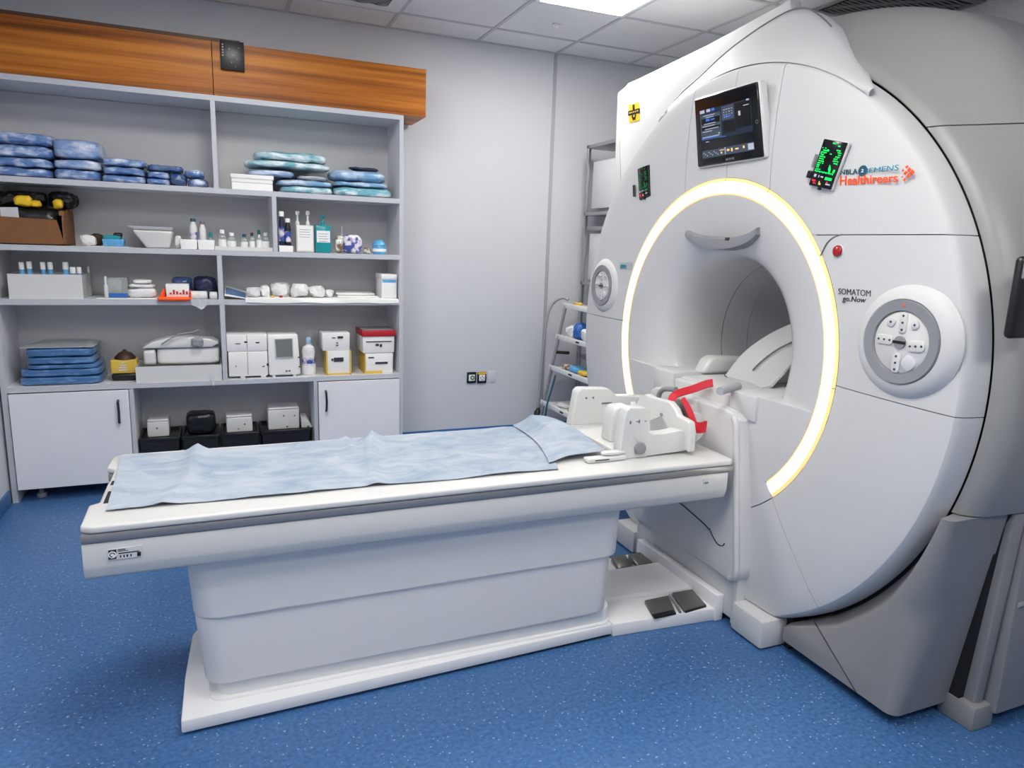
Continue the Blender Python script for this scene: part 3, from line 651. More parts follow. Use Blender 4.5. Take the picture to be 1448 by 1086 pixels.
b = new()
for k in range(7): box(b, x0 + .02 + .017 * k, x0 + .03 + .017 * k, 4.4868, 4.4885, Z3 + .03, Z3 + .04 + .008 * (k * 5 % 3))
obj('print_mark', b, 'redlid', t, smooth=False)
pack('dark_pouch', 'dark teal pouch lying behind the white carton in the orange tray', 'pouch', None, (242, 392, 272, 412), 4.62, .1, 'packdark', Z3 + .001, p=3, amp=.012, seed=9)
pack('dark_pouch', 'black and navy pouch heap next to the shelf divider, third shelf', 'pouch', None, (273, 392, 307, 413), 4.56, .2, 'navy', Z3 + .001, p=3, amp=.014, seed=12)
for r, lab in (((268, 412, 294, 424), 'thick white roll lying in front of the dark pouches'), ((296, 413, 308, 424), 'short white roll end touching the shelf divider')):
    x0, x1, z0, z1 = rect(*r, 4.51); rr = (z1 - Z3) / 2; b = new()
    lathe(b, [(rr * .5, 0), (rr * .95, .004), (rr, .01), (rr, x1 - x0 - .01), (rr * .95, x1 - x0 - .004), (rr * .5, x1 - x0)], (x0, 4.512 + rr, Z3 + rr + .0005), 'x', 20)
    tag(obj('bandage_roll', b, 'gauze'), lab, 'bandage roll', 'white bandage rolls')
b = new()
g = [[AY(115, 421, 4.488), AY(140, 430, 4.487)], [AY(170, 421, 4.488), AY(170, 431, 4.486)], [AY(222, 421, 4.488), AY(222, 431, 4.487)]]
b.free()
# hanging film over the shelf edge
def drape(name, label, pts, m='bag'):
    b = new(); rows = [[b.verts.new(p) for p in r] for r in pts]
    for A, B in zip(rows, rows[1:]):
        for i in range(len(A) - 1): b.faces.new((A[i], A[i + 1], B[i + 1], B[i]))
    b.normal_update(); bmesh.ops.solidify(b, geom=b.faces[:], thickness=.0012)
    return tag(obj(name, b, m, ang=60), label, 'plastic film')
drape('plastic_film', 'clear film hanging over the shelf edge under the white rolls', [[Vector((AY(px, 423, 4.50).x, 4.50, Z3 + .002)) for px in (268, 280, 295)], [Vector((AY(px, 423, 4.484).x, 4.484, Z3 + .003)) for px in (268, 281, 295)], [AY(270, 431, 4.485), AY(282, 433, 4.483), AY(293, 431, 4.486)], [AY(274, 432, 4.484), AY(285, 438, 4.482), AY(287, 437, 4.484)]])
# third shelf, short bay
x0, x1, z0, z1 = rect(347, 419, 563, 425, 4.50)
drape('paper_liner', 'long white paper liner drooping over the shelf edge under loose papers', [[Vector((x0 + (x1 - x0) * k / 8, y, z + (.003 * math.sin(k * 1.3) if z > Z3 else -.006 * abs(math.sin(k * 1.1))))) for k in range(9)] for y, z in ((4.80, Z3 + .006), (4.60, Z3 + .008), (4.497, Z3 + .009), (4.486, Z3 + .004), (4.484, Z3 - .014))], 'paper')
t = thing('magazine', 'blue and white magazine lying open at the shelf divider', 'magazine', (AY(333, 420, 4.52).x, 4.6, Z3))
P = [AZ(318, 415, Z3 + .03), AZ(347, 424, Z3 + .01)]
b = new(); hexa(b, [(.03, 4.505, Z3 + .022), (.16, 4.50, Z3 + .003), (.16, 4.72, Z3 + .01), (.04, 4.74, Z3 + .035), (.03, 4.505, Z3 + .034), (.16, 4.50, Z3 + .008), (.16, 4.72, Z3 + .035), (.04, 4.74, Z3 + .07)]); obj('magazine_pages', b, 'paper', t, smooth=False)
b = new(); hexa(b, [(.034, 4.51, Z3 + .0344), (.15, 4.504, Z3 + .0102), (.15, 4.66, Z3 + .030), (.04, 4.68, Z3 + .061), (.034, 4.51, Z3 + .0354), (.15, 4.504, Z3 + .0113), (.15, 4.66, Z3 + .031), (.04, 4.68, Z3 + .062)]); obj('blue_cover', b, 'packfold', t, smooth=False)
G = 'crumpled white papers on the third shelf'
rnd = random.Random(3)
for i, (r, mm, lab) in enumerate((((349, 407, 369, 420), 'paper2', 'pale crumpled paper wad beside the magazine'), ((368, 404, 382, 420), 'gauze', 'second crumpled white wad from the magazine'), ((384, 400, 413, 420), 'gauze', 'tall crumpled white paper in the middle of the loose papers'), ((412, 402, 438, 421), 'gauze', 'wrinkled white paper with dark creases past the middle'), ((436, 404, 461, 421), 'gauze', 'wrinkled white paper with grey print beside the flat sheets'), ((460, 410, 474, 422), 'gauze', 'low crumpled paper edge with brown stains before the flat sheets'))):
    pack('crumpled_paper', lab, 'paper', G, r, 4.53 + .03 * (i % 3), .12, mm, Z3 + .0105, p=2.6, amp=.016, seed=20 + i)
for i, (px, w, lab) in enumerate(((384, 5, 'small amber tag lying on the crumpled white papers'), (396, 5, 'tiny dark red tag on the edge of the crumpled papers'))):
    p = AZ(px, 418, Z3 + .02); b = new(); soft(b, p.x - .01, p.x + .012, 4.51, 4.53, Z3 + .0105, Z3 + .026, p=3, amp=.003); tag(obj('tag_scrap', b, 'yellow2' if i == 0 else 'redlid'), lab, 'tag')
for i, (a, c, yy, lab) in enumerate(((476, 533, 4.56, 'flat white sheet stack next to the upright white box'), (474, 528, 4.64, 'flat grey-edged sheet lying behind the white sheet stack'))):
    b = new(); xa, xb = AY(a, 420, yy).x, AY(c, 420, yy).x; hexa(b, [(xa, yy - .03, Z3 + .0128 + .012 * i), (xb, yy - .05, Z3 + .0128 + .012 * i), (xb, yy + .12, Z3 + .0138 + .012 * i), (xa + .03, yy + .13, Z3 + .0138 + .012 * i), (xa, yy - .03, Z3 + .022 + .014 * i), (xb, yy - .05, Z3 + .022 + .014 * i), (xb, yy + .12, Z3 + .024 + .016 * i), (xa + .03, yy + .13, Z3 + .024 + .016 * i)], .002, 1)
    tag(obj('paper_stack', b, 'paper'), lab, 'paper stack', 'flat paper sheets on the third shelf')
t = thing('upright_box', 'upright white box with a blue band at the cabinet end, third shelf', 'box', (1.01, 4.56, Z3 + .011))
x0, x1, z0, z1 = rect(540, 388, 561, 422, 4.515)
b = new(); box(b, x0, x1, 4.515, 4.70, Z3 + .0115, z1 - .03, .002); obj('box_body', b, 'paper', t)
b = new(); box(b, x0 - .002, x1 + .002, 4.512, 4.703, z1 - .031, z1, .002); obj('box_lid', b, 'paper', t)
b = new(); box(b, x0 + .004, x1 - .006, 4.5138, 4.5152, z1 - .052, z1 - .034); obj('blue_band', b, 'skyblue', t, smooth=False)
# counter
G = 'folded blue gowns in film on the counter'
zs = [Z4]; ys = (546, 533, 522, 516, 505, 493)
pil = ((27, 144), (27, 142), (36, 139), (36, 133), (34, 132))
stack(0, 0, ys, Z4, 4.525, .3, 'packfold', 'folded_gown', ['%s folded blue gown in clear film of the pile on the counter' % k for k in ('lowest', 'second lowest', 'thin middle', 'second highest', 'topmost')], 'folded gown', G, xs=pil, p=8, amp=.003)
x0 = AY(26, 493, 4.53).x; x1 = AY(132, 493, 4.53).x; zt = AY(80, 493, 4.525).z
b = new(); hexa(b, [(x0, 4.53, zt + .003), (x1, 4.53, zt + .003), (x1 + .01, 4.82, zt + .003), (x0 + .06, 4.82, zt + .003), (x0, 4.53, zt + .008), (x1 - .04, 4.53, zt + .008), (x1 - .06, 4.82, zt + .012), (x0 + .06, 4.82, zt + .012)], .003); tag(obj('film_sheet', b, 'film'), 'grey clear film wrap spread over the pile of folded blue gowns', 'film sheet')
t = thing('yellow_tub', 'yellow tub with a black base and dark lid beside the blue gowns', 'tub', (AY(176, 530, 4.56).x, 4.62, Z4))
c = AY(176, 530, 4.58); cx = c.x
b = new(); box(b, cx - .067, cx + .067, 4.585, 4.70, Z4 + .0005, Z4 + .045, .014, 3); obj('tub_base', b, 'black', t)
b = new(); box(b, cx - .070, cx + .070, 4.58, 4.705, Z4 + .045, Z4 + .125, .010, 3); obj('tub_body', b, 'yellow2', t)
b = new(); lathe(b, [(.058, 0), (.055, .012), (.035, .035), (.012, .045), (.010, .055)], (cx + .003, 4.64, Z4 + .124), seg=20); obj('tub_lid', b, 'brown', t)
b = new()
for k, w in enumerate((.012, .03, .04, .045)): box(b, cx - .005 - w / 2, cx - .005 + w / 2, 4.5785, 4.5802, Z4 + .105 - .014 * k, Z4 + .112 - .014 * k)
obj('tub_print', b, 'paper2', t, smooth=False)
x0, x1, z0, z1 = rect(193, 515, 312, 542, 4.505)
tray('equipment_tray', 'large white rectangular tray under the white equipment parts on the counter', 'tray', x0, -.004, 4.500, 4.76, Z4 + .0005, Z4 + .095, wall=.008)
G = 'white equipment parts in the large tray'
za = Z4 + .0955
pack('equipment_cover', 'white moulded equipment cover lying in the large white tray', 'equipment part', G, (203, 495, 221, 517), 4.52, .2, 'white', za, p=6, amp=.002)
pack('equipment_cover', 'square white padded cover beside the moulded cover in the tray', 'equipment part', G, (222, 492, 311, 515), 4.535, .2, 'oldwhite', za, p=8, amp=.002)
zt2 = max(AY(266, 492, 4.535).z, AY(212, 495, 4.52).z) + .002
b = new(); pts = []
pl = [AY(200, 493, 4.52), AY(215, 483, 4.56), AY(240, 475, 4.6), AY(270, 474, 4.6), AY(300, 478, 4.58), AY(310, 484, 4.55), AY(300, 494, 4.515), AY(270, 496, 4.51), AY(235, 497, 4.51)]
prism(b, [(p.x, max(p.z, zt2 + .001)) for p in pl], 'y', 4.52, 4.68, .008, 3); tag(obj('curved_shell', b, 'white'), 'large white curved shell with a grey clip on top of the tray', 'equipment part', G)
b = new(); tube(b, spline([AY(228, 487, 4.505), AY(250, 474, 4.50), AY(270, 470, 4.505), AY(281, 466, 4.51)]), .004, 8); tag(obj('probe_cord', b, 'greyplastic'), 'thin grey rod resting across the white curved shell', 'rod')
b = new(); soft(b, *sorted((AY(271, 490, 4.50).x, AY(288, 490, 4.50).x)), 4.49, 4.52, AY(280, 491, 4.5).z, AY(280, 477, 4.5).z, p=3, amp=.006); tag(obj('grey_clip', b, 'greyplastic'), 'grey plastic clip on the front of the white curved shell', 'clip')
drape('plastic_film', 'scrap of clear film hanging from the tray over the counter edge', [[AY(297, 530, 4.494), AY(303, 530, 4.494)], [AY(297, 537, 4.488), AY(303, 537, 4.487)], [AY(298, 541, 4.486), AY(303, 547, 4.484)]])
# white boxes with openings
x0, x1, z0, z1 = rect(322, 473, 379, 524, 4.52); zm = AY(350, 497, 4.52).z
for i in range(2):
    za, zb_ = ((Z4 + .014, zm), (zm + .001, z1))[i]
    t = thing('white_case', ('lower white case with small feet, bottom of the pair beside the divider', 'upper white case with a centre seam and dark labels')[i], 'case', ((x0 + x1) / 2, 4.6, za), 'white cases beside the divider')
    b = new(); box(b, x0 + (.006 if i == 0 else 0), x1, 4.52, 4.74, za, zb_, .006); obj('case_body', b, 'oldwhite', t)
    if i == 0:
        for xx in (x0 + .07, x0 + .19): b = new(); box(b, xx, xx + .03, 4.53, 4.56, Z4 + .0005, za + .001, .003); obj('case_foot', b, 'oldwhite', t)
    b = new(); xm = (x0 + x1) / 2; box(b, xm - .0012, xm + .0012, 4.519, 4.5205, za + .01, zb_ - .002); obj('centre_seam', b, 'text_dark', t, smooth=False)
    b = new()
    for u, w, ww, hh in (((.05, .045, .028, .005), (.10, .052, .018, .010), (.165, .048, .022, .008)) if i else ((.045, .06, .006, .008), (.20, .055, .012, .006), (.225, .062, .012, .014))):
        box(b, x0 + u, x0 + u + ww, 4.5185, 4.5203, za + w, za + w + hh)
    obj('case_print', b, 'text_black', t, smooth=False)
t = thing('monitor_device', 'white medical monitor with a small grey screen on the counter', 'monitor', (AY(402, 523, 4.53).x, 4.6, Z4))
x0, x1, z0, z1 = rect(380, 473, 424, 522, 4.525)
b = new(); hexa(b, [(x0, 4.52, Z4 + .012), (x1 + .004, 4.52, Z4 + .012), (x1 + .004, 4.72, Z4 + .012), (x0, 4.72, Z4 + .012), (x0, 4.535, z1), (x1 - .006, 4.535, z1), (x1 - .006, 4.70, z1), (x0, 4.70, z1)], .012, 3); obj('monitor_body', b, 'oldwhite', t)
c4 = [AY(389, 480, 4.527), AY(413, 479, 4.527), AY(414, 504, 4.519), AY(391, 505, 4.519)]
b = new(); quadbox(b, [p + Vector((0, -.004, 0)) for p in c4], .012, .001, 1); sc_ = obj('monitor_screen', b, 'screen', t)
b = new(); quadbox(b, [p + Vector((0, -.0015, 0)) for p in ((c4[0] + Vector((-.006, 0, .006))), (c4[1] + Vector((.006, 0, .006))), (c4[2] + Vector((.006, 0, -.006))), (c4[3] + Vector((-.006, 0, -.006))))], .012, .001, 1); obj('screen_bezel', b, 'paper2', t)
for xx in (x0 + .03, x1 - .03): b = new(); box(b, xx - .01, xx + .01, 4.53, 4.56, Z4 + .0005, Z4 + .013, .003); obj('monitor_foot', b, 'oldwhite', t)
b = new(); [box(b, x0 + u, x0 + u + .01, 4.5165, 4.5215, Z4 + w, Z4 + w + .007) for u, w in ((.10, .035), (.118, .036), (.178, .06), (.175, .12))]; obj('monitor_print', b, 'text_dark', t, smooth=False)
t = thing('spray_bottle', 'grey white bottle with a blue printed label and pale cap', 'bottle', (AY(438, 521, 4.55).x, 4.59, Z4))
cx = AY(438, 521, 4.55).x; r = .044
b = new(); lathe(b, [(r * .9, 0), (r, .008), (r, .07), (r * .86, .11), (r * .95, .15), (r * .8, .178), (r * .42, .188), (r * .38, .20)], (cx, 4.59, Z4 + .0005), seg=24); obj('bottle_body', b, 'gauze', t)
b = new(); lathe(b, [(r * .45, 0), (r * .42, .035), (r * .28, .042)], (cx, 4.59, Z4 + .199), seg=16); obj('bottle_cap', b, 'packsky', t)
b = new(); lathe(b, [(r * 1.005, .065), (r * .9, .115)], (cx, 4.59, Z4 + .001), seg=24, cap=False); obj('bottle_label', b, 'mixbag', t)
def lidded(name, label, r, Y, dep, zb, mb, trim=None, tm='yellow', group=None, prints=(), side=None):
    x0, x1, z0, z1 = rect(*r, Y)
    t = thing(name, label, 'box', ((x0 + x1) / 2, Y, zb), group)
    b = new(); box(b, x0, x1, Y, Y + dep, zb + .0005, z1, .003, taper=.003); obj('box_body', b, mb, t)
    if trim == 'lid':
        b = new(); box(b, x0 - .005, x1 + .006, Y - .006, Y + dep + .006, z1 - .036, z1 + .003, .004); obj('box_lid', b, tm, t, label='red lid')
        b = new(); box(b, x0 + .006, x1 - .004, Y + .01, Y + dep - .01, z1 + .003, z1 + .006, .001); obj('lid_panel', b, 'greyplastic', t)
    if trim == 'frame':
        b = new()
        for q in ((x0 - .003, x0 + .006, zb + .001, z1), (x1 - .006, x1 + .004, zb + .001, z1), (x0, x1, zb + .001, zb + .01)): box(b, q[0], q[1], Y - .003, Y + dep * .9, q[2], q[3])
        obj('yellow_trim', b, tm, t, smooth=False, label='yellow trim')
    if trim == 'side':
        b = new(); box(b, x0 - .006, x0 + .002, Y, Y + dep, zb + .001, z1 - .004); box(b, x0, x0 + .11, Y - .003, Y, zb + .001, zb + .018); obj('yellow_side', b, tm, t, smooth=False, label='yellow side')
    b = new(); hh = z1 - zb
    for u, w, uu, ww in prints: box(b, x0 + u * (x1 - x0), x0 + uu * (x1 - x0), Y - .0025, Y + .0045, zb + w * hh, zb + ww * hh)
    if prints: obj('box_print', b, 'text_dark', t, smooth=False)
    else: b.free()
    return z1
zt = lidded('supply_box', 'white box with a yellow edged front, lower of two beside the bottle', (462, 496, 496, 524), 4.53, .16, Z4, 'oldwhite', 'frame', 'yellow2', 'boxes piled on the counter', ((.3, .55, .7, .72), (.2, .60, .28, .68)))
lidded('supply_box', 'plain white box with scribbled black marks on the yellow edged box', (456, 471, 495, 496), 4.53, .2, zt, 'oldwhite', None, group='boxes piled on the counter', prints=((.35, .72, .47, .76), (.55, .70, .75, .82), (.5, .42, .56, .47), (.5, .28, .57, .33)))
zt = lidded('supply_box', 'white box with a yellow side, lower of two at the cabinet end', (517, 500, 556, 523), 4.525, .22, Z4, 'paper', 'side', 'yellow2', 'boxes piled on the counter', ((.35, .48, .8, .58), (.1, .78, .3, .84)))
lidded('supply_box', 'white box with a dark red lid, top of the pile at the cabinet end', (513, 468, 558, 499), 4.525, .22, zt + .004, 'paper', 'lid', 'redlid', 'boxes piled on the counter', ((.1, .5, .9, .54), (.4, .32, .5, .42), (.53, .28, .6, .4)))
b = new(); p = AZ(373, 530, Z4); box(b, p.x - .04, p.x + .045, p.y - .012, p.y + .012, Z4 + .0005, Z4 + .008, .004); tag(obj('pen_case', b, 'black'), 'small black flat clip on the counter in front of the white cases', 'clip')
# lower niche bins
G = 'black storage bins in the lower niche'
bins = ((197, 256, 622, 'first black storage bin, next to the wide cupboard door'), (258, 311, 612, 'second black storage bin, holding the dark wrapped case'), (314, 368, 612, 'third black storage bin, holding the low white unit'), (370, 440, 612, 'widest black storage bin, holding the tall white unit'))
for a, c, ty, lab in bins:
    Y = 4.53; x0, x1 = AY(a, 640, Y).x, AY(c, 640, Y).x; zt = AY(340, 612, 4.53).z
    x0 = max(x0, -.478); x1 = min(x1, .526)
    t = thing('storage_bin', lab, 'bin', ((x0 + x1) / 2, 4.66, .095), G)
    b = new(); box(b, x0 + .004, x1 - .004, Y + .004, 4.80, .0955, zt - .012, .006, 2, .012); obj('bin_body', b, 'black', t)
    b = new()
    for q in ((x0, x1, Y - .004, Y + .012), (x0, x1, 4.79, 4.806), (x0, x0 + .014, Y, 4.80), (x1 - .014, x1, Y, 4.80)): box(b, *q, zt - .02, zt, .003, 1)
    obj('bin_rim', b, 'black', t)
Zb = AY(340, 612, 4.53).z
def unit(label, r, Y, dep, holes, lid=True, px=None):
    x0, x1, z0, z1 = rect(*r, Y); zb = min(z0, Zb - .001); zb = Zb - .0115
    t = thing('dispenser_unit', label, 'dispenser', ((x0 + x1) / 2, Y, zb), 'white units standing in the black bins')
    b = new(); box(b, x0, x1, Y, Y + dep, zb, z1 - (.014 if lid else 0), .008, 3); obj('unit_body', b, 'white', t)
    b = new(); box(b, x0 + .001, x1 - .001, Y - .001, Y + dep, z1 - .016, z1, .007, 3); obj('unit_lid', b, 'white', t)
    b = new()
    for u, w, rr in holes: lathe(b, [(rr, 0), (rr, .002)], (x0 + u * (x1 - x0), Y - .0015, zb + w * (z1 - zb)), 'y', 12)
    obj('unit_dot', b, 'text_grey', t)
unit('small white unit in the first black bin', (209, 593, 240, 621), 4.60, .16, ((.45, .5, .006),))
unit('white unit with a low flat lid in the third black bin', (321, 587, 358, 621), 4.59, .16, ((.7, .45, .006), (.45, .2, .005)))
unit('tall boxy white unit in the widest black bin', (380, 576, 424, 619), 4.59, .16, ((.5, .62, .006), (.85, .6, .005), (.6, .12, .006)))
o, e = pack('wrapped_case', 'dark case wrapped in shiny film on the second black bin', 'case', None, (264, 586, 306, 618), 4.575, .17, 'black2', Zb - .0095, p=5, amp=.006)
b = new(); p0 = AY(428, 600, 4.62); hexa(b, [(p0.x - .01, 4.60, Zb - .011), (p0.x + .06, 4.60, Zb - .011), (p0.x + .06, 4.72, Zb - .011), (p0.x - .01, 4.72, Zb - .011), (p0.x - .01, 4.60, Zb + .05), (p0.x + .03, 4.60, Zb + .04), (p0.x + .03, 4.72, Zb + .06), (p0.x - .01, 4.72, Zb + .06)], .003); tag(obj('slanted_cover', b, 'white'), 'slanted white cover leaning beside the tall white unit', 'lid')

# ------------------------------------------------------------------ patient table
YC, ZC0 = 2.43, 1.11                    # bore axis
tb = thing('patient_table', 'long white patient table with a grey side strip on a blue-grey pedestal', 'patient table', (.7, 2.42, 0))
TT = .722
b = new()
out = [(-.375, 2.085), (-.350, 2.068), (1.80, 2.066), (1.822, 2.085), (1.822, 2.755), (1.80, 2.775), (-.345, 2.775), (-.372, 2.755), (-.378, 2.62), (-.350, 2.60), (-.350, 2.27), (-.378, 2.25)]
prism(b, out, 'z', .7005, TT, .007, 3); obj('tabletop', b, 'tabletop', tb)
b = new()
for a in ((149, 712), (158, 685)): pass
for (p, q) in (((147, 712), (157, 695)), ((157, 686), (164, 680))):
    A, B = AZ(*p, TT), AZ(*q, TT); box(b, A.x - .002, B.x + .006, A.y, B.y, TT - .001, TT + .0012)
obj('table_slot', b, 'dark', tb, smooth=False)
b = new(); box(b, -.374, 1.818, 2.070, 2.262, .674, .700, .004); box(b, -.346, 1.818, 2.262, 2.61, .674, .700); box(b, -.374, 1.818, 2.61, 2.771, .674, .700, .004); obj('side_strip', b, 'strip', tb)
b = new()
prism(b, [(2.074, .673), (2.075, .60), (2.084, .568), (2.11, .554), (2.73, .554), (2.756, .568), (2.765, .60), (2.766, .673)], 'x', -.375, 1.80, .006, 2); obj('under_tray', b, 'tabletop', tb)
b = new(); c4 = [AY(153, 773, 2.092), AY(202, 767, 2.092), AY(202, 781, 2.10), AY(154, 787, 2.10)]
# product plate on the tray side
pl = [Vector((p.x, 2.0745 + max(0, .60 - p.z) * .28 - .003, p.z)) for p in c4]
quadbox(b, pl, .003, .0005, 1); lp = obj('type_plate', b, 'paper2', tb)
b = new(); q = sub4(pl, .03, .08, .26, .92, .0006); patch(b, q)
for (u0, v0, u1, v1) in ((.30, .10, .52, .18), (.30, .24, .60, .30), (.32, .42, .92, .52), (.36, .64, .40, .86), (.46, .64, .50, .86), (.55, .64, .60, .86), (.66, .64, .70, .86), (.86, .55, .97, .92)): patch(b, sub4(pl, u0, v0, u1, v1, .0006))
obj('plate_print', b, 'text_black', lp, smooth=False)
b = new(); c = bil(pl, .145, .5, .0012); lathe(b, [(.0, 0), (.010, 0), (.010, -.001)], c, 'y', 20); obj('plate_emblem', b, 'paper', lp)
b = new()
for k in range(20):
    a0, a1 = k * PI / 13, (k + 1) * PI / 13
    ring = [c + Vector((r * math.cos(a), -.0016, r * math.sin(a))) for r, a in ((.007, a0), (.007, a1), (.0045, a1), (.0045, a0))]
    b.faces.new([b.verts.new(p) for p in ring])
obj('emblem_swirl', b, 'text_dark', lp, smooth=False)
def rrect(x0, x1, y0, y1, r, n=6):
    o = []
    for cx, cy, a in ((x1 - r, y1 - r, 0), (x0 + r, y1 - r, 90), (x0 + r, y0 + r, 180), (x1 - r, y0 + r, 270)):
        for k in range(n + 1): t = math.radians(a + 90 * k / n); o.append((cx + r * math.cos(t), cy + r * math.sin(t)))
    return o
def tapered(name, x0, x1, y0, y1, z0, z1, r, dx, dy, m, bev=.006):
    b = new(); A = rrect(x0 + dx, x1 - .004, y0 + dy, y1 - dy, r); B = rrect(x0, x1, y0, y1, r)
    va = [b.verts.new((p[0], p[1], z0)) for p in A]; vb = [b.verts.new((p[0], p[1], z1)) for p in B]; n = len(A); fs = [b.faces.new(va[::-1]), b.faces.new(vb)]
    for i in range(n): fs.append(b.faces.new((va[i], va[(i + 1) % n], vb[(i + 1) % n], vb[i])))
    es = [e for e in fs[0].edges]
    bmesh.ops.bevel(b, geom=es, offset=bev, segments=3, profile=.5, affect='EDGES')
    return obj(name, b, m, tb)
tapered('pedestal_upper', -.128, 1.392, 2.140, 2.70, .355, .5545, .07, .012, .008, 'pedestal')
tapered('pedestal_lower', -.114, 1.366, 2.156, 2.684, .118, .357, .065, .02, .010, 'pedestal')
b = new(); prism(b, rrect(-.062, 1.385, 2.185, 2.66, .05), 'z', .05, .12, .004, 2); obj('pedestal_foot', b, 'basepl', tb)
b = new(); prism(b, rrect(-.085, 1.385, 2.172, 2.67, .05), 'z', .05, .064, .005, 2); obj('foot_lip', b, 'basepl', tb)
b = new(); prism(b, [(-.163, 2.112), (1.378, 2.168), (1.378, 2.67), (-.128, 2.66), (-.145, 2.62), (-.160, 2.36)], 'z', .012, .055, .006, 2); obj('base_plate', b, 'basepl', tb)
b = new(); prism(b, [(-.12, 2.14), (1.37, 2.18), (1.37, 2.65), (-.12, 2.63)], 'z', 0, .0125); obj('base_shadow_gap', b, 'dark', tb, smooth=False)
# step platform with foot pedals
b = new(); prism(b, [(1.3805, 2.166), (1.87, 2.134), (1.87, 2.72), (1.3805, 2.672)], 'z', 0, .055, .006, 2)
pf = obj('foot_platform', b, 'basepl', tb)
b = new(); prism(b, [(1.42, 2.325), (1.61, 2.315), (1.67, 2.305), (1.72, 2.29), (1.79, 2.288), (1.848, 2.288), (1.848, 2.55), (1.42, 2.55)], 'z', .053, .078, .006, 2); obj('platform_step', b, 'basepl', tb)
b = new(); box(b, 1.847, 1.887, 2.128, 2.735, .0, .116, .006); obj('platform_upstand', b, 'basepl', tb)
def pedal(c, top):
    b = new(); n = len(c); Z0, Z1 = .0555, top
    hexa(b, [(*c[0], Z0), (*c[1], Z0), (*c[2], Z0), (*c[3], Z0), (*c[0], Z1 - .012), (*c[1], Z1 - .012), (*c[2], Z1), (*c[3], Z1)], .006, 2)
    p = obj('foot_pedal', b, 'pedal', tb)
    b = new(); hexa(b, [(c[0][0] + .006, c[0][1] - .004, .0553), (c[1][0] - .004, c[1][1] - .004, .0553), (c[1][0] - .004, c[1][1] + .02, .0553), (c[0][0] + .006, c[0][1] + .02, .0553), (c[0][0] + .006, c[0][1] - .004, .063), (c[1][0] - .004, c[1][1] - .004, .063), (c[1][0] - .004, c[1][1] + .02, .063), (c[0][0] + .006, c[0][1] + .02, .063)]); obj('pedal_edge', b, 'black', p, smooth=False)
pedal([(1.556, 2.150), (1.668, 2.152), (1.712, 2.272), (1.592, 2.268)], .070)
pedal([(1.703, 2.148), (1.825, 2.160), (1.838, 2.276), (1.735, 2.280)], .076)
pedal([(1.64, 2.56), (1.72, 2.56), (1.735, 2.66), (1.66, 2.665)], .085)
pedal([(1.74, 2.56), (1.83, 2.56), (1.82, 2.66), (1.75, 2.66)], .085)
b = new(); tube(b, [(1.686, 2.15, .060), (1.70, 2.20, .068), (1.722, 2.275, .068)], .006, 8); obj('pedal_link', b, 'steel', tb)

# blue sheets on the table
def sheet(name, label, P, nx, ny, h, cat='sheet'):
    """P: four xy corners near-left, near-right, far-right, far-left"""
    b = new(); V = []
    for j in range(ny + 1):
        row = []
        for i in range(nx + 1):
            u, v = i / nx, j / ny
            p = (1 - u) * (1 - v) * Vector(P[0]) + u * (1 - v) * Vector(P[1]) + u * v * Vector(P[2]) + (1 - u) * v * Vector(P[3])
            q = h(u, v, p); row.append(b.verts.new(q))
        V.append(row)
    for j in range(ny):
        for i in range(nx): b.faces.new((V[j][i], V[j][i + 1], V[j + 1][i + 1], V[j + 1][i]))
    b.normal_update(); bmesh.ops.solidify(b, geom=b.faces[:], thickness=.0014)
    bmesh.ops.recalc_face_normals(b, faces=b.faces[:])
    return tag(obj(name, b, 'cloth', ang=75), label, cat)
def ridge(x, c, w, h):
    d = abs(x - c) / w
    return h * max(0, 1 - d) ** 1.6
def h1(u, v, p):
    n = noise.noise(Vector((p.x * 5, p.y * 7, 0))) * .004 + noise.noise(Vector((p.x * 13, p.y * 24, 3))) * .0028
    r = ridge(p.x, -.08 - .10 * (1 - v) + .02 * math.sin(v * 4), .06, .026) * (.45 + .75 * v ** 2)
    r += ridge(p.x, .545 - .10 * (1 - v) ** .8, .05, .028) * (.35 + .85 * v)
    r += ridge(p.x, .46 - .02 * v, .035, .014) * v
    r += .004 * max(0, math.sin(p.x * 9 + v * 2)) * (1 - v) ** 6
    yy = p.y + noise.noise(Vector((p.x * 3.5, v * 2, 9))) * .007
    return (p.x + noise.noise(Vector((p.y * 5, u * 2, 4))) * .008, yy, TT + .004 + max(0, n + .002) + r)
A = [AZ(150, 722, TT + .005), AZ(790, 663, TT + .005), AZ(760, 601, TT + .005), AZ(172, 645, TT + .005)]
sheet('disposable_sheet', 'long pale blue disposable sheet with two creases spread along the table', [p.xy for p in A], 110, 36, h1)
def h2(u, v, p):
    lift = .008 + .040 * math.sin(PI * min(1, max(0, u * .9 + .05))) * (.25 + .75 * v) + .012 * v
    n = noise.noise(Vector((p.x * 7, p.y * 7, 5))) * .006 + noise.noise(Vector((p.x * 20, p.y * 20, 5))) * .002
    e = .12 + .88 * min(1, u * 3.2)
    xx = p.x + .03 * math.sin(v * PI) * (1 - u) + .02 * (1 - v) * math.sin(u * 3)
    return (xx, p.y + .01 * math.sin(u * 6) * (1 - v), TT + .0135 + max(0, (lift + n) * e - .003))
A = [AZ(776, 664, TT + .008), AZ(868, 640, TT + .02), AZ(868, 612, TT + .04), AZ(722, 604, TT + .012)]
sheet('pillow_sheet', 'smaller pale blue sheet bulging over the head end and overlapping the long one', [(1.085, 2.205), (1.352, 2.268), (1.375, 2.60), (1.165, 2.745)], 50, 34, h2)

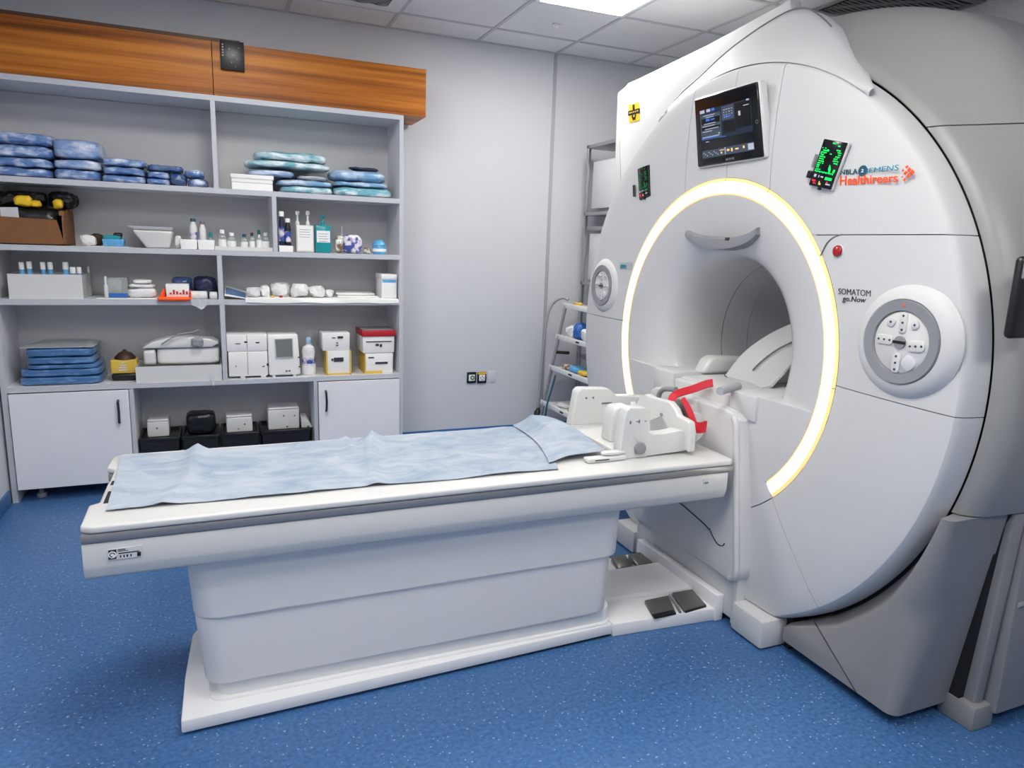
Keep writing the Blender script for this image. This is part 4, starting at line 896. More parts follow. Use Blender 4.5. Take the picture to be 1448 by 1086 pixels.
# head holder at the end of the table
hd = thing('head_immobilizer', 'white plastic head and arm rest frame with high cheeks at the table end', 'head rest', (1.55, 2.43, TT))
ZT = TT + .0008
b = new(); box(b, 1.39, 1.74, 2.255, 2.68, ZT, ZT + .018, .004); obj('rest_floor', b, 'tabletop', hd)
b = new()
pts = [(1.378, ZT), (1.392, .885), (1.398, .912), (1.412, .922), (1.485, .917), (1.500, .905), (1.504, .82)] + [(1.52 + .03 * k, .812 - .004 * math.sin(k * .8) + .0015 * k) for k in range(5)] + [(1.66, .815), (1.715, .80), (1.722, ZT + .012), (1.50, ZT + .004), (1.497, ZT)]
prism(b, pts, 'y', 2.195, 2.252, .007, 3); nc = obj('near_cheek', b, 'white', hd)
b = new(); c = AY(905, 634, 2.19); lathe(b, [(.023, 0), (.025, -.006), (.022, -.014), (.014, -.018), (.0, -.018)], (c.x, 2.1955, c.z), 'y', 24); obj('round_knob', b, 'greyplastic', nc, label='grey round knob')
b = new()
for (u, w, a, h) in ((1.412, .866, .006, .012), (1.44, .868, .018, .003), (1.452, .868, .004, .014), (1.478, .867, .008, .003)): box(b, u, u + a, 2.1935, 2.196, w - h / 2, w + h / 2)
obj('cheek_print', b, 'text_grey', nc, smooth=False)
b = new(); prism(b, [(1.43, ZT + .015), (1.438, .86), (1.452, .886), (1.515, .888), (1.535, .872), (1.545, ZT + .015)], 'y', 2.36, 2.44, .012, 3); obj('inner_cheek', b, 'white', hd)
b = new(); prism(b, [(1.405, ZT + .0), (1.43, .89), (1.448, .905), (1.585, .898), (1.605, .885), (1.63, .862), (1.80, .85), (1.80, ZT)], 'y', 2.655, 2.71, .009, 3); fc = obj('far_cheek', b, 'white', hd)
b = new()
for (u, w) in ((1.475, .86), (1.51, .86)): lathe(b, [(.005, 0), (.005, -.003)], (u, 2.656, w), 'y', 10)
box(b, 1.555, 1.605, 2.652, 2.656, .828, .835)
obj('cheek_print', b, 'text_grey', fc, smooth=False)
# concave back arch
XA = 1.665
pa = [AX(x, y, XA) for x, y in ((895, 580), (903, 563), (912, 557), (922, 562), (934, 565), (946, 568), (954, 578), (958, 588), (966, 592), (974, 597), (976, 613))]
yz = [(max(p.y, 2.13), p.z) for p in pa]
y_end = yz[-1][0]
b = new(); prism(b, [(2.60, ZT + .015)] + [(2.60, .85)] + yz + [(y_end, ZT + .015)], 'x', XA, XA + .032, .008, 3); ar = obj('back_arch', b, 'white', hd)
b = new(); q = [AX(x, y, XA - .004) for x, y in ((919, 594), (936, 588), (944, 607), (919, 611))]; quadbox(b, q, .006, .001, 1); obj('grey_pad', b, 'padgrey', ar, label='grey mesh pad')
b = new(); c = AX(936, 586, XA); lathe(b, [(.007, 0), (.007, -.006)], (XA, c.y, c.z), 'x', 12); obj('pad_button', b, 'greyplastic', ar)
b = new(); tube(b, spline([AX(931, 562, 1.80), AX(934, 554, 1.80), AX(941, 550, 1.80), AX(956, 551, 1.80)]), .012, 10); obj('grey_loop', b, 'greyplastic', hd)
b = new(); p = AY(993, 613, 2.292); lathe(b, [(.0, -.01), (.062, -.01), (.068, 0), (.068, .022), (.06, .03), (.03, .03), (.024, .012), (0, .012)], (1.772, 2.292, .796), 'y', 28); obj('round_bracket', b, 'white', hd)
b = new(); box(b, 1.73, 1.79, 2.285, 2.34, ZT, .775, .006); obj('bracket_foot', b, 'white', hd)
# strap
st = thing('red_strap', 'bright red fixing strap draped from the head rest towards the scanner bore', 'strap', (1.78, 2.33, .9))
def ribbon(bm, pts, w, t=.004):
    pts = spline(pts, 5)
    rows = []
    for i, p in enumerate(pts):
        d = (pts[min(i + 1, len(pts) - 1)] - pts[max(i - 1, 0)]).normalized()
        s_ = d.cross(Vector((-.75, -.5, .45))).normalized(); n = s_.cross(d).normalized()
        rows.append([bm.verts.new(p + s_ * a * w / 2 + n * c * t / 2) for a, c in ((-1, -1), (1, -1), (1, 1), (-1, 1))])
    fs = []
    for A_, B_ in zip(rows, rows[1:]):
        for k in range(4): fs.append(bm.faces.new((A_[k], A_[(k + 1) % 4], B_[(k + 1) % 4], B_[k])))
    fs.append(bm.faces.new(rows[0][::-1])); fs.append(bm.faces.new(rows[-1])); bmesh.ops.recalc_face_normals(bm, faces=fs)
b = new(); ribbon(b, [AX(950, 568, 1.722), AX(952, 561, 1.735), AX(960, 556, 1.77), AX(980, 550, 1.84), AX(998, 543.5, 1.885), AX(1008, 541.5, 1.905)], .034, .006); obj('upper_band', b, 'red', st)
b = new(); ribbon(b, [AX(962, 566, 1.732), AX(969, 577, 1.732), AX(974, 588, 1.732), AX(979, 601, 1.734), AX(988, 605, 1.734), AX(998, 603, 1.728)], .044, .008); obj('lower_band', b, 'red', st)
b = new(); ribbon(b, [AX(957, 566, 1.718), AX(963, 576, 1.718), AX(968, 588, 1.718), AX(972, 597, 1.718)], .024, .004); obj('black_band', b, 'black', st, label='black backing band')
# arm board clip near the sheet
t = thing('arm_clip', 'white flat clip bar lying on the table beside the near cheek', 'clip bar', (1.33, 2.21, TT))
b = new(); p0, p1 = AZ(829, 655, TT), AZ(878, 647, TT); box(b, p0.x, p1.x, 2.182, 2.222, ZT, ZT + .018, .006, 3); obj('clip_bar', b, 'white', t)
b = new(); soft(b, p0.x + .07, p1.x + .01, 2.19, 2.225, ZT + .0185, ZT + .036, p=3, amp=.001); obj('clip_thumb', b, 'white', t)
b = new(); box(b, p0.x + .03, p0.x + .09, 2.1805, 2.184, ZT + .008, ZT + .012); obj('clip_slot', b, 'text_dark', t, smooth=False)

# ------------------------------------------------------------------ scanner
sc = thing('ct_scanner', 'huge white CT scanner gantry with a glowing ring around its bore', 'CT scanner', (2.4, YC, 0))
def P3(r, a, x): return (x, YC + r * math.cos(a), ZC0 + r * math.sin(a))       # a: 0 = far (left) side, 90 = up, 180 = near (right) side
def prof_disc():
    return [(.698, 1.926), (.76, 1.922), (.86, 1.921), (.96, 1.924), (1.05, 1.931), (1.10, 1.937), (1.112, 1.941), (1.118, 1.947), (1.124, 1.962), (1.130, 1.99), (1.134, 2.035)]
def polar(bm, prof, seg=240, a0=0, a1=2 * PI):
    full = abs(a1 - a0 - 2 * PI) < 1e-6; n = seg
    rings = [[bm.verts.new(P3(r, a0 + (a1 - a0) * k / n, x)) for k in range(n if full else n + 1)] for r, x in prof]
    for A_, B_ in zip(rings, rings[1:]):
        for k in range(n): bm.faces.new((A_[k], A_[(k + 1) % len(A_)], B_[(k + 1) % len(A_)], B_[k]))
    return rings
GAP = .0016
def clip(bm, pt, nrm, gap=GAP):
    n = Vector((0, *nrm)).normalized(); p = Vector((0, *pt)) + n * gap
    bmesh.ops.bisect_plane(bm, geom=bm.verts[:] + bm.edges[:] + bm.faces[:], plane_co=p, plane_no=n, clear_inner=True)
def face_out(bm, d=Vector((-1, 0, 0))):
    bmesh.ops.recalc_face_normals(bm, faces=bm.faces[:])
    s_ = sum((f.normal.dot(d) * f.calc_area() for f in bm.faces))
    if s_ < 0: bmesh.ops.reverse_faces(bm, faces=bm.faces[:])
def thicken(bm, th):
    bm.normal_update()
    bmesh.ops.solidify(bm, geom=bm.faces[:], thickness=th)
    bmesh.ops.recalc_face_normals(bm, faces=bm.faces[:])
def panel(name, cuts, prof=None, m='gantry', seg=240, th=.012, thru=None, label=None):
    bm = new(); polar(bm, prof or prof_disc(), seg)
    for c in cuts: clip(bm, c[0], c[1])
    if thru: thru(bm)
    face_out(bm); thicken(bm, th)
    return obj(name, bm, m, sc, ang=24, label=label)
# seam lines in the (y, z) plane
UPZ = 1.578
Bp, Bd = (1.733, 1.076), (-.496, -.016)
Cp, Cd = (1.959, .582), (-.286, -.353)
nB = (.016 * -1, .496)            # upward normal of the lower side seam
nB = (-.016, .496); nC = (-.353, .286)
def neg(n): return (-n[0], -n[1])
mir = lambda p: (2 * YC - p[0], p[1])
mirn = lambda n: (-n[0], n[1])
SA, SE, SL = 2.146, 2.402, 2.674
panel('front_panel', [((SA, 0), (1, 0)), ((SE, 0), (-1, 0)), ((0, 1.3), (0, 1))])
panel('front_panel', [((SE, 0), (1, 0)), ((SL, 0), (-1, 0)), ((0, 1.3), (0, 1))])
panel('front_panel', [((SA, 0), (-1, 0)), ((0, UPZ), (0, 1))])
panel('front_panel', [((YC, 0), (-1, 0)), ((0, UPZ), (0, -1)), (Bp, nB)])
panel('front_panel', [((YC, 0), (-1, 0)), (Bp, neg(nB)), (Cp, nC)])
panel('front_panel', [((YC - .325, 0), (-1, 0)), (Cp, neg(nC)), ((0, .125), (0, 1))])
panel('front_panel', [((SL, 0), (1, 0)), ((0, 1.148), (0, 1))])
panel('front_panel', [((YC, 0), (1, 0)), ((0, 1.148), (0, -1)), (mir(Cp), mirn(nC))])
panel('front_panel', [((YC + .325, 0), (1, 0)), (mir(Cp), neg(mirn(nC))), ((0, .125), (0, 1))])
# dark backing just behind the panels (shows in the seams)
b = new(); polar(b, [(.70, 1.941), (.9, 1.942), (1.10, 1.957), (1.112, 1.99), (1.118, 2.05)], 160); clip(b, (0, .13), (0, 1), 0); face_out(b); obj('seam_backing', b, 'dark', sc)
b = new(); polar(b, [(1.1335, 2.033), (1.136, 2.10), (1.136, 2.165)], 90, math.radians(-78), math.radians(84)); bmesh.ops.recalc_face_normals(b, faces=b.faces[:]); thicken(b, .006); obj('rim_collar', b, 'gantry', sc)
# light ring in segments
ra0, ra1 = math.radians(-47.5), math.radians(227.5)
cuts = [ra0] + sorted([math.radians(d) for d in (3.2, 69, 92.3, 114)]) + [math.radians(183.8), ra1]
for a0, a1 in zip(cuts, cuts[1:]):
    g = .0015
    b = new(); polar(b, [(.6375, 1.9242), (.645, 1.9215), (.666, 1.920), (.683, 1.9214)], max(6, int((a1 - a0) * 40)), a0 + g, a1 - g); face_out(b); o = obj('light_segment', b, 'ring', sc, ang=60)
    b = new(); polar(b, [(.683, 1.9214), (.690, 1.9222), (.6965, 1.9255)], max(6, int((a1 - a0) * 40)), a0 + g, a1 - g); face_out(b); obj('amber_edge', b, 'ring_edge', o, ang=60)
    b = new(); polar(b, [(.6305, 1.9262), (.6375, 1.9242)], max(6, int((a1 - a0) * 40)), a0 + g, a1 - g); face_out(b); obj('amber_edge', b, 'ring_edge', o, ang=60)
# funnel and bore tube
FUN = [(.630, 1.9275), (.600, 1.930), (.565, 1.935), (.525, 1.943), (.485, 1.955), (.450, 1.970), (.420, 1.990), (.398, 2.015), (.382, 2.05), (.373, 2.10), (.370, 2.18), (.369, 2.30)]
BZ = .962
b = new(); polar(b, FUN, 200); clip(b, (0, BZ - .03), (0, 1), 0); face_out(b); obj('bore_funnel', b, 'bore', sc, ang=60)
b = new(); polar(b, [(.369, 2.303), (.369, 2.46)], 160); face_out(b); obj('bore_tube', b, 'bore', sc, ang=60)
b = new(); polar(b, [(.371, 2.463), (.372, 3.0)], 160); face_out(b); obj('bore_tube', b, 'bore', sc, ang=60)
b = new(); polar(b, [(.372, 2.296), (.385, 2.298), (.385, 2.47), (.372, 2.47)], 120); obj('tube_seam', b, 'dark', sc)
# inner lower front pieces and bridge blocks beside the cradle
HW = .196
for sgn in (-1, 1):
    b = new(); polar(b, [(.16, 1.914), (.3, 1.915), (.45, 1.917), (.55, 1.920), (.629, 1.9255)], 160)
    clip(b, (0, BZ), (0, -1), 0); clip(b, (YC + sgn * .285, 0), (sgn, 0), 0)
    face_out(b); thicken(b, .012); obj('inner_front_panel', b, 'gantry', sc, ang=24)
    b = new(); polar(b, [(.628, 1.9255), (.694, 1.9235)], 240)
    clip(b, (0, .8), (0, -1), 0); clip(b, (YC + sgn * .27, 0), (sgn, 0), 0)
    if sgn < 0: clip(b, Cp, neg(nC))
    else: clip(b, mir(Cp), neg(mirn(nC)))
    face_out(b); thicken(b, .012); obj('inner_front_panel', b, 'gantry', sc, ang=24)
    # bridge block: front block with rounded lower edge
    ya, yb = sorted((YC + sgn * HW, YC + sgn * .350))
    b = new(); box(b, 1.905, 2.9, ya, yb, .862, BZ, .006, 2); obj('bridge_block', b, 'gantry', sc)
    ya, yb = sorted((YC + sgn * .3515, YC + sgn * .62))
    b = new(); prism(b, [(1.925, YC + sgn * .352), (1.925, YC + sgn * .60), (1.96, YC + sgn * .47), (2.04, YC + sgn * .39), (2.10, YC + sgn * .36), (2.9, YC + sgn * .355), (2.9, YC + sgn * .352)] [::-sgn], 'z', BZ - .04, BZ); obj('bridge_shelf', b, 'gantry', sc)
b = new(); box(b, 1.93, 2.9, YC - HW, YC + HW, .80, .90); obj('channel_floor', b, 'bore', sc, smooth=False)
# cradle inside
cr = 'cradle'
b = new(); prism(b, [(YC - HW + .006, .90), (YC - HW + .006, .945), (YC - .15, .955), (YC + .15, .955), (YC + HW - .006, .945), (YC + HW - .006, .90)], 'x', 1.945, 2.9, .006, 2); ck = obj('cradle_top', b, 'white', sc)
b = new(); box(b, 1.912, 1.96, YC - HW + .003, YC + HW - .003, .865, .94, .010, 3); obj('cradle_nose', b, 'white', sc)
b = new(); tube(b, [AZ(1018, 553, .972) + Vector((0, 0, 0)), AZ(1044, 546, .972)], .017, 10); obj('grey_roll', b, 'padgrey', ck, label='grey rolled pad')
b = new(); p = AZ(993, 528, .955); q = AZ(1048, 538, .955)
prism(b, [(2.05, .955), (2.085, 1.02), (2.12, 1.036), (2.33, 1.022), (2.37, .955)], 'y', 2.60, 2.68, .018, 3); obj('cheek_pad', b, 'white', ck)
b = new(); prism(b, [(2.16, .955), (2.22, .985), (2.29, 1.05), (2.40, 1.055), (2.5, .955)], 'y', 2.30, 2.36, .018, 3); obj('cheek_pad', b, 'white', ck)
# curved back rest leaf
b = new(); V = []
E0 = [AX(1024, 533, 2.12), AX(1050, 500, 2.24), AX(1085, 474, 2.32), AX(1124, 455, 2.36)]
E1 = [AX(1090, 545, 2.09), AX(1104, 530, 2.14), AX(1118, 515, 2.2), AX(1132, 505, 2.24)]
e0, e1 = spline(E0, 8), spline(E1, 8)
for p, q in zip(e0, e1):
    V.append([b.verts.new(p.lerp(q, t) + Vector((0, 0, -.03 * math.sin(PI * t)))) for t in [k / 12 for k in range(13)]])
for A_, B_ in zip(V, V[1:]):
    for k in range(12): b.faces.new((A_[k], A_[k + 1], B_[k + 1], B_[k]))
b.normal_update(); bmesh.ops.solidify(b, geom=b.faces[:], thickness=.01); bmesh.ops.recalc_face_normals(b, faces=b.faces[:]); obj('back_leaf', b, 'white', ck, ang=60)
b = new(); pts = [p.lerp(q, .42) + Vector((-.004, -.004, -.016)) for p, q in zip(e0, e1)]
tube(b, pts[6:], .004, 6); obj('leaf_crease', b, 'text_grey', ck)
b = new(); c = AZ(1058, 530, .975)
for q in (((1030, 530), (1038, 524), (1050, 526), (1058, 531)), ((1040, 528), (1052, 533), (1062, 529), (1060, 524)), ((1028, 533), (1024, 529), (1030, 525), (1040, 526))): tube(b, spline([AZ(x, y, .958) for x, y in q], 8), .0022, 6)
obj('cable_loop', b, 'text_grey', ck)
# dock box under the bore
b = new()
dk = [(2.122, .862), (2.036, .262), (2.040, .235), (2.052, .214), (2.072, .204), (2.10, .202), (2.76, .202), (2.788, .204), (2.808, .214), (2.820, .235), (2.824, .262), (2.738, .862), (2.70, .884), (2.64, .890), (2.22, .890), (2.16, .884)]
prism(b, dk, 'x', 1.862, 1.96, .012, 3); obj('dock_cover', b, 'gantry', sc)
b = new(); tube(b, spline([(1.864, 2.150, .868), (1.860, 2.127, .835), (1.858, 2.105, .70), (1.858, 2.070, .45), (1.859, 2.046, .28), (1.862, 2.054, .235), (1.866, 2.085, .213)], 6), .013, 10); obj('dock_bumper', b, 'gantry', sc)
b = new(); tube(b, [(1.861, 2.70, .44), (1.861, 2.40, .40), (1.861, 2.26, .375), (1.861, 2.23, .365)], .003, 6); tube(b, spline([(1.861, 2.23, .37), (1.861, 2.205, .345), (1.861, 2.17, .325), (1.861, 2.14, .33), (1.861, 2.13, .345)]), .0025, 6); obj('dock_seam', b, 'text_dark', sc)
b = new(); box(b, 1.888, 1.98, 2.07, 2.79, .03, .21, .006); obj('dock_plinth', b, 'gantry', sc)
# feet
for sgn in (-1, 1):
    ya, yb = sorted((YC + sgn * .368, YC + sgn * .545))
    b = new(); box(b, 1.868, 2.05, ya, yb, .006, .122, .012, 2); obj('front_foot', b, 'gantry', sc)
    yc_ = YC + sgn * .372
    b = new(); box(b, 1.885, 1.96, *sorted((yc_, YC + sgn * .345)), .01, .3, .008, 2); obj('foot_filler', b, 'gantry', sc)
# hood above the disc
lo = [math.radians(a) for a in range(62, 128)]
lo = [P3(1.122, a, 1.947) for a in [math.radians(62 + (126.5 - 62) * k / 48) for k in range(49)]]     # from far side to near side
up_px = [(942, 160), (962, 135), (990, 110), (1015, 86), (1040, 65), (1075, 40), (1105, 22), (1120, 15), (1132, 12.5), (1146, 14), (1162, 24), (1180, 42), (1200, 70), (1220, 100), (1236, 124)]
upP = [AX(x, y, 1.95 + .185 * math.sin(PI * k / 14) ** .7) for k, (x, y) in enumerate(up_px)]
upS = spline(upP, 6)
def resample(pts, n):
    L = [0]
    for p, q in zip(pts, pts[1:]): L.append(L[-1] + (q - p).length)
    out, j = [], 0
    for k in range(n + 1):
        d = L[-1] * k / n
        while j < len(pts) - 2 and L[j + 1] < d: j += 1
        t = (d - L[j]) / max(1e-9, L[j + 1] - L[j]); out.append(pts[j].lerp(pts[j + 1], min(1, max(0, t))))
    return out
upS = resample(upS, 48); lo = resample([Vector(p) for p in lo], 48)
b = new(); V = []
for p, q in zip(lo, upS):
    row = []
    for k in range(9):
        t = k / 8; v = p.lerp(q, t); v.x -= .010 * math.sin(PI * t); row.append(b.verts.new(v))
    tt = min(1, 4 * min(len(V), 48 - len(V)) / 48); back = q + Vector((.06 * tt + .001, 0, -.004 * tt)); row.append(b.verts.new(back)); V.append(row)
for A_, B_ in zip(V, V[1:]):
    for k in range(9): b.faces.new((A_[k], A_[k + 1], B_[k + 1], B_[k]))
bmesh.ops.remove_doubles(b, verts=b.verts[:], dist=.0004); face_out(b); o = obj('top_hood', b, 'gantry', sc, ang=50)
b = new(); tube(b, [q + Vector((-.0035, .001, .0025)) for q in upS[:34]], .0028, 6); obj('hood_seam', b, 'text_grey', sc)
# side cover on the far side (white) and housing on the near side (grey)
b = new()
oc = [(3.43, 2.325), (3.405, 2.345), (3.345, 2.352), (3.325, 2.375), (2.9, 2.41), (2.23, 2.452), (2.15, 2.44)] + [(YC + 1.05 * math.cos(a), ZC0 + 1.05 * math.sin(a)) for a in [math.radians(d) for d in (100, 92)]] + [(2.5, 2.0), (2.5, .3), (3.0, .02), (3.25, .35), (3.40, .75), (3.425, 1.2), (3.41, 1.74)]
prism(b, oc, 'x', 2.0, 2.95, .012, 2); 
clipz = b
# open the bore through the cover: keep only the part outside the tube by splitting far and top pieces
b.free()
b = new()
ring_in = [P3(1.02, math.radians(a), 0) for a in range(78, -76, -4)]
SX = 2.150
oc = [AX(*q, SX) for q in ((1117, -3), (1108, 4), (1000, 63), (900, 112), (888, 117), (884, 122), (873, 131), (870, 200), (867, 290), (860, 340))]
outer = [(p.y, p.z) for p in oc] + [(3.46, 1.1), (3.42, .72), (3.22, .30), (2.98, .02), (2.8, .02)]
poly = outer + [(p[1], p[2]) for p in ring_in[::-1]] + [(2.27, 2.13)]
prism(b, poly, 'x', SX, 2.21, .008, 2); obj('side_cover', b, 'gantry', sc)
b = new(); inn = [q for q in ((p[1], p[2]) for p in ring_in[::-1]) if q[0] > 2.72]
prism(b, [(2.70, 2.405)] + [(p[0] - .004, p[1] - .006) for p in outer[2:-1] if p[0] > 2.72] + [(2.9, .03)] + inn + [(2.70, 2.0)], 'x', 2.20, 2.95, .010, 2); obj('far_cover', b, 'gantry', sc)
def shell(name, prof, a0, a1, m, cuts=(), th=.008, seg=120):
    bm = new(); polar(bm, prof, seg, math.radians(a0), math.radians(a1))
    for v in bm.verts:
        dy, dz = v.co.y - YC, v.co.z - ZC0; a = math.degrees(math.atan2(dz, dy)) % 360
        k = .17 * math.exp(-((a - 126) / 24) ** 2) if a > 126 else .10 + .07 * math.exp(-((a - 126) / 20) ** 2)
        x = v.co.x; ramp = 0 if x < 2.06 else min(1, (x - 2.06) / .20); ramp = ramp * ramp * (3 - 2 * ramp)
        if x > 2.5: ramp *= max(.2, 1 - (x - 2.5) * 1.2)
        rr = math.hypot(dy, dz); f = (rr + k * ramp) / rr; v.co.y = YC + dy * f; v.co.z = ZC0 + dz * f
    for c in cuts: clip(bm, *c)
    bmesh.ops.recalc_face_normals(bm, faces=bm.faces[:])
    c_ = Vector((0, YC, ZC0)); s_ = sum(f.normal.dot((f.calc_center_median() - c_) * Vector((0, 1, 1))) * f.calc_area() for f in bm.faces)
    if s_ < 0: bmesh.ops.reverse_faces(bm, faces=bm.faces[:])
    thicken(bm, th)
    return obj(name, bm, m, sc, ang=34)
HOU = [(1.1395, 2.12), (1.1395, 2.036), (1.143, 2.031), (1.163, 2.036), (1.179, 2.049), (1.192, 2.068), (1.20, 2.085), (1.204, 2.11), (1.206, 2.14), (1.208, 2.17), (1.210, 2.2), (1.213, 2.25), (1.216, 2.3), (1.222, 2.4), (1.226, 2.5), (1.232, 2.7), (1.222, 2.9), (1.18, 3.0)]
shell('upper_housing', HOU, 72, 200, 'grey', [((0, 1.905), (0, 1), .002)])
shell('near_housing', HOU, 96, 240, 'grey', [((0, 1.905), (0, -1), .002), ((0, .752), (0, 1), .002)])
b = new(); polar(b, [(1.10, 2.056), (1.17, 2.056)], 160); clip(b, (0, .2), (0, 1), 0); face_out(b); obj('seam_backing', b, 'dark', sc)
shell('housing_gap', [(r - .012, x + .03) for r, x in HOU[4:]], 95, 245, 'dark', [((0, .3), (0, 1), 0)])
# lower skirt
SKZ = .045
b = new(); rows = []
NZ = 28
for i in range(NZ + 1):
    z = SKZ + (.7505 - SKZ) * i / NZ
    ys = 1.376 - (1.376 - 1.290) * (z - SKZ) / (.7505 - SKZ)
    dz = ZC0 - z
    yi = YC - math.sqrt(max(0, 1.146 ** 2 - dz * dz)) if dz < 1.146 else YC
    yi = min(yi, 1.87); yi = max(yi, ys + .012)
    r = min(.035 + .13 * i / NZ, (yi - ys) * .55)
    w_ = (yi - ys); c_ = min(1, max(.06, (z - .09) / .13)); pts = [(2.2, yi), (1.957 + .078 * c_, yi), (1.957 + .055 * c_, yi - c_ * min(.030, w_ * .16)), (1.957 + .028 * c_, yi - c_ * min(.052, w_ * .26)), (1.957 + .005 * c_, yi - c_ * min(.064, w_ * .34)), (1.957, yi - c_ * min(.078, w_ * .40))]
    for k in range(11):
        t = PI / 2 * k / 10; pts.append((1.957 + r - r * math.cos(t), ys + r - r * math.sin(t)))
    pts.append((2.215, ys)); rows.append([b.verts.new((p[0], p[1], z)) for p in pts])
fs = []
for A_, B_ in zip(rows, rows[1:]):
    for k in range(len(A_) - 1): fs.append(b.faces.new((A_[k], A_[k + 1], B_[k + 1], B_[k])))
fs.append(b.faces.new(rows[0])); fs.append(b.faces.new(rows[-1]))
bmesh.ops.recalc_face_normals(b, faces=b.faces[:]); obj('lower_skirt', b, 'grey_shaded', sc, ang=50)
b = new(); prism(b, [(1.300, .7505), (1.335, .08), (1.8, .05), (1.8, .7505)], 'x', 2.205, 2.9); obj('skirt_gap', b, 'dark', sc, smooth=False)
b = new(); hexa(b, [(2.226, 1.30, .03), (2.262, 1.295, .03), (2.262, 1.36, .03), (2.226, 1.36, .03), (2.232, 1.28, .75), (2.270, 1.268, .75), (2.270, 1.36, .75), (2.232, 1.36, .75)], .006); obj('skirt_trim', b, 'grey_shaded', sc)
b = new(); box(b, 2.278, 2.95, 1.258, 1.5, .055, .7515, .010); rp = obj('rear_panel', b, 'grey_shaded', sc)
b = new(); p = AY(1436, 850, 1.28); tube(b, [(p.x - .02, 1.288, p.z), (p.x - .02, 1.262, p.z), (p.x + .08, 1.262, p.z), (p.x + .08, 1.288, p.z)], .012, 8); obj('panel_latch', b, 'greyplastic', rp)
b = new(); box(b, 2.20, 2.30, 1.275, 1.40, .0, .085, .008); obj('levelling_foot', b, 'grey_shaded', sc)
b = new(); box(b, 2.04, 2.9, 1.62, 1.86, .0, .06); box(b, 1.99, 2.9, 1.86, 3.0, 0, .3); obj('gantry_base', b, 'dark', sc, smooth=False)
b = new(); prism(b, [(1.515, SKZ - .001), (1.735, .205), (1.738, .203), (1.519, SKZ - .001)], 'x', 1.9550, 1.9575); obj('skirt_seam', b, 'text_dark', sc, smooth=False)
# recessed grip on the near side
b = new(); p, q = AY(1441, 362, 1.222), AY(1441, 478, 1.222)
box(b, p.x - .004, p.x + .10, 1.205, 1.232, q.z, p.z, .022, 4); gr = obj('side_grip', b, 'black', sc)
b = new(); box(b, p.x + .0, p.x + .09, 1.199, 1.21, p.z - .06, p.z - .006, .015, 3); obj('grip_cap', b, 'greyplastic', gr)
# crescent handle at the top of the funnel
b = new(); cs = [AX(975, 331, 1.945), AX(990, 339, 1.955), AX(1008, 343, 1.962), AX(1030, 345, 1.966), AX(1050, 342, 1.962), AX(1066, 336, 1.955), AX(1076, 327, 1.945)]
cs = spline(cs, 6); rows = []
for i, p in enumerate(cs):
    t = i / (len(cs) - 1); w = .017 + .011 * math.sin(PI * t); d = -.022 - .02 * math.sin(PI * t)
    rows.append([b.verts.new(p + Vector(o_)) for o_ in ((0, 0, w), (d, 0, w * .7), (d - .004, 0, 0), (d, 0, -w * .8), (.015, 0, -w))])
for A_, B_ in zip(rows, rows[1:]):
    for k in range(5): b.faces.new((A_[k], A_[(k + 1) % 5], B_[(k + 1) % 5], B_[k]))
b.faces.new(rows[0]); b.faces.new(rows[-1][::-1]); bmesh.ops.recalc_face_normals(b, faces=b.faces[:]); obj('crescent_handle', b, 'greyplastic', sc, ang=50, label='grey crescent handle')
b = new(); c = AX(1031, 338, 1.93); box(b, 1.918, 1.93, c.y - .012, c.y + .012, c.z - .006, c.z + .006, .002); obj('handle_latch', b, 'text_dark', sc)
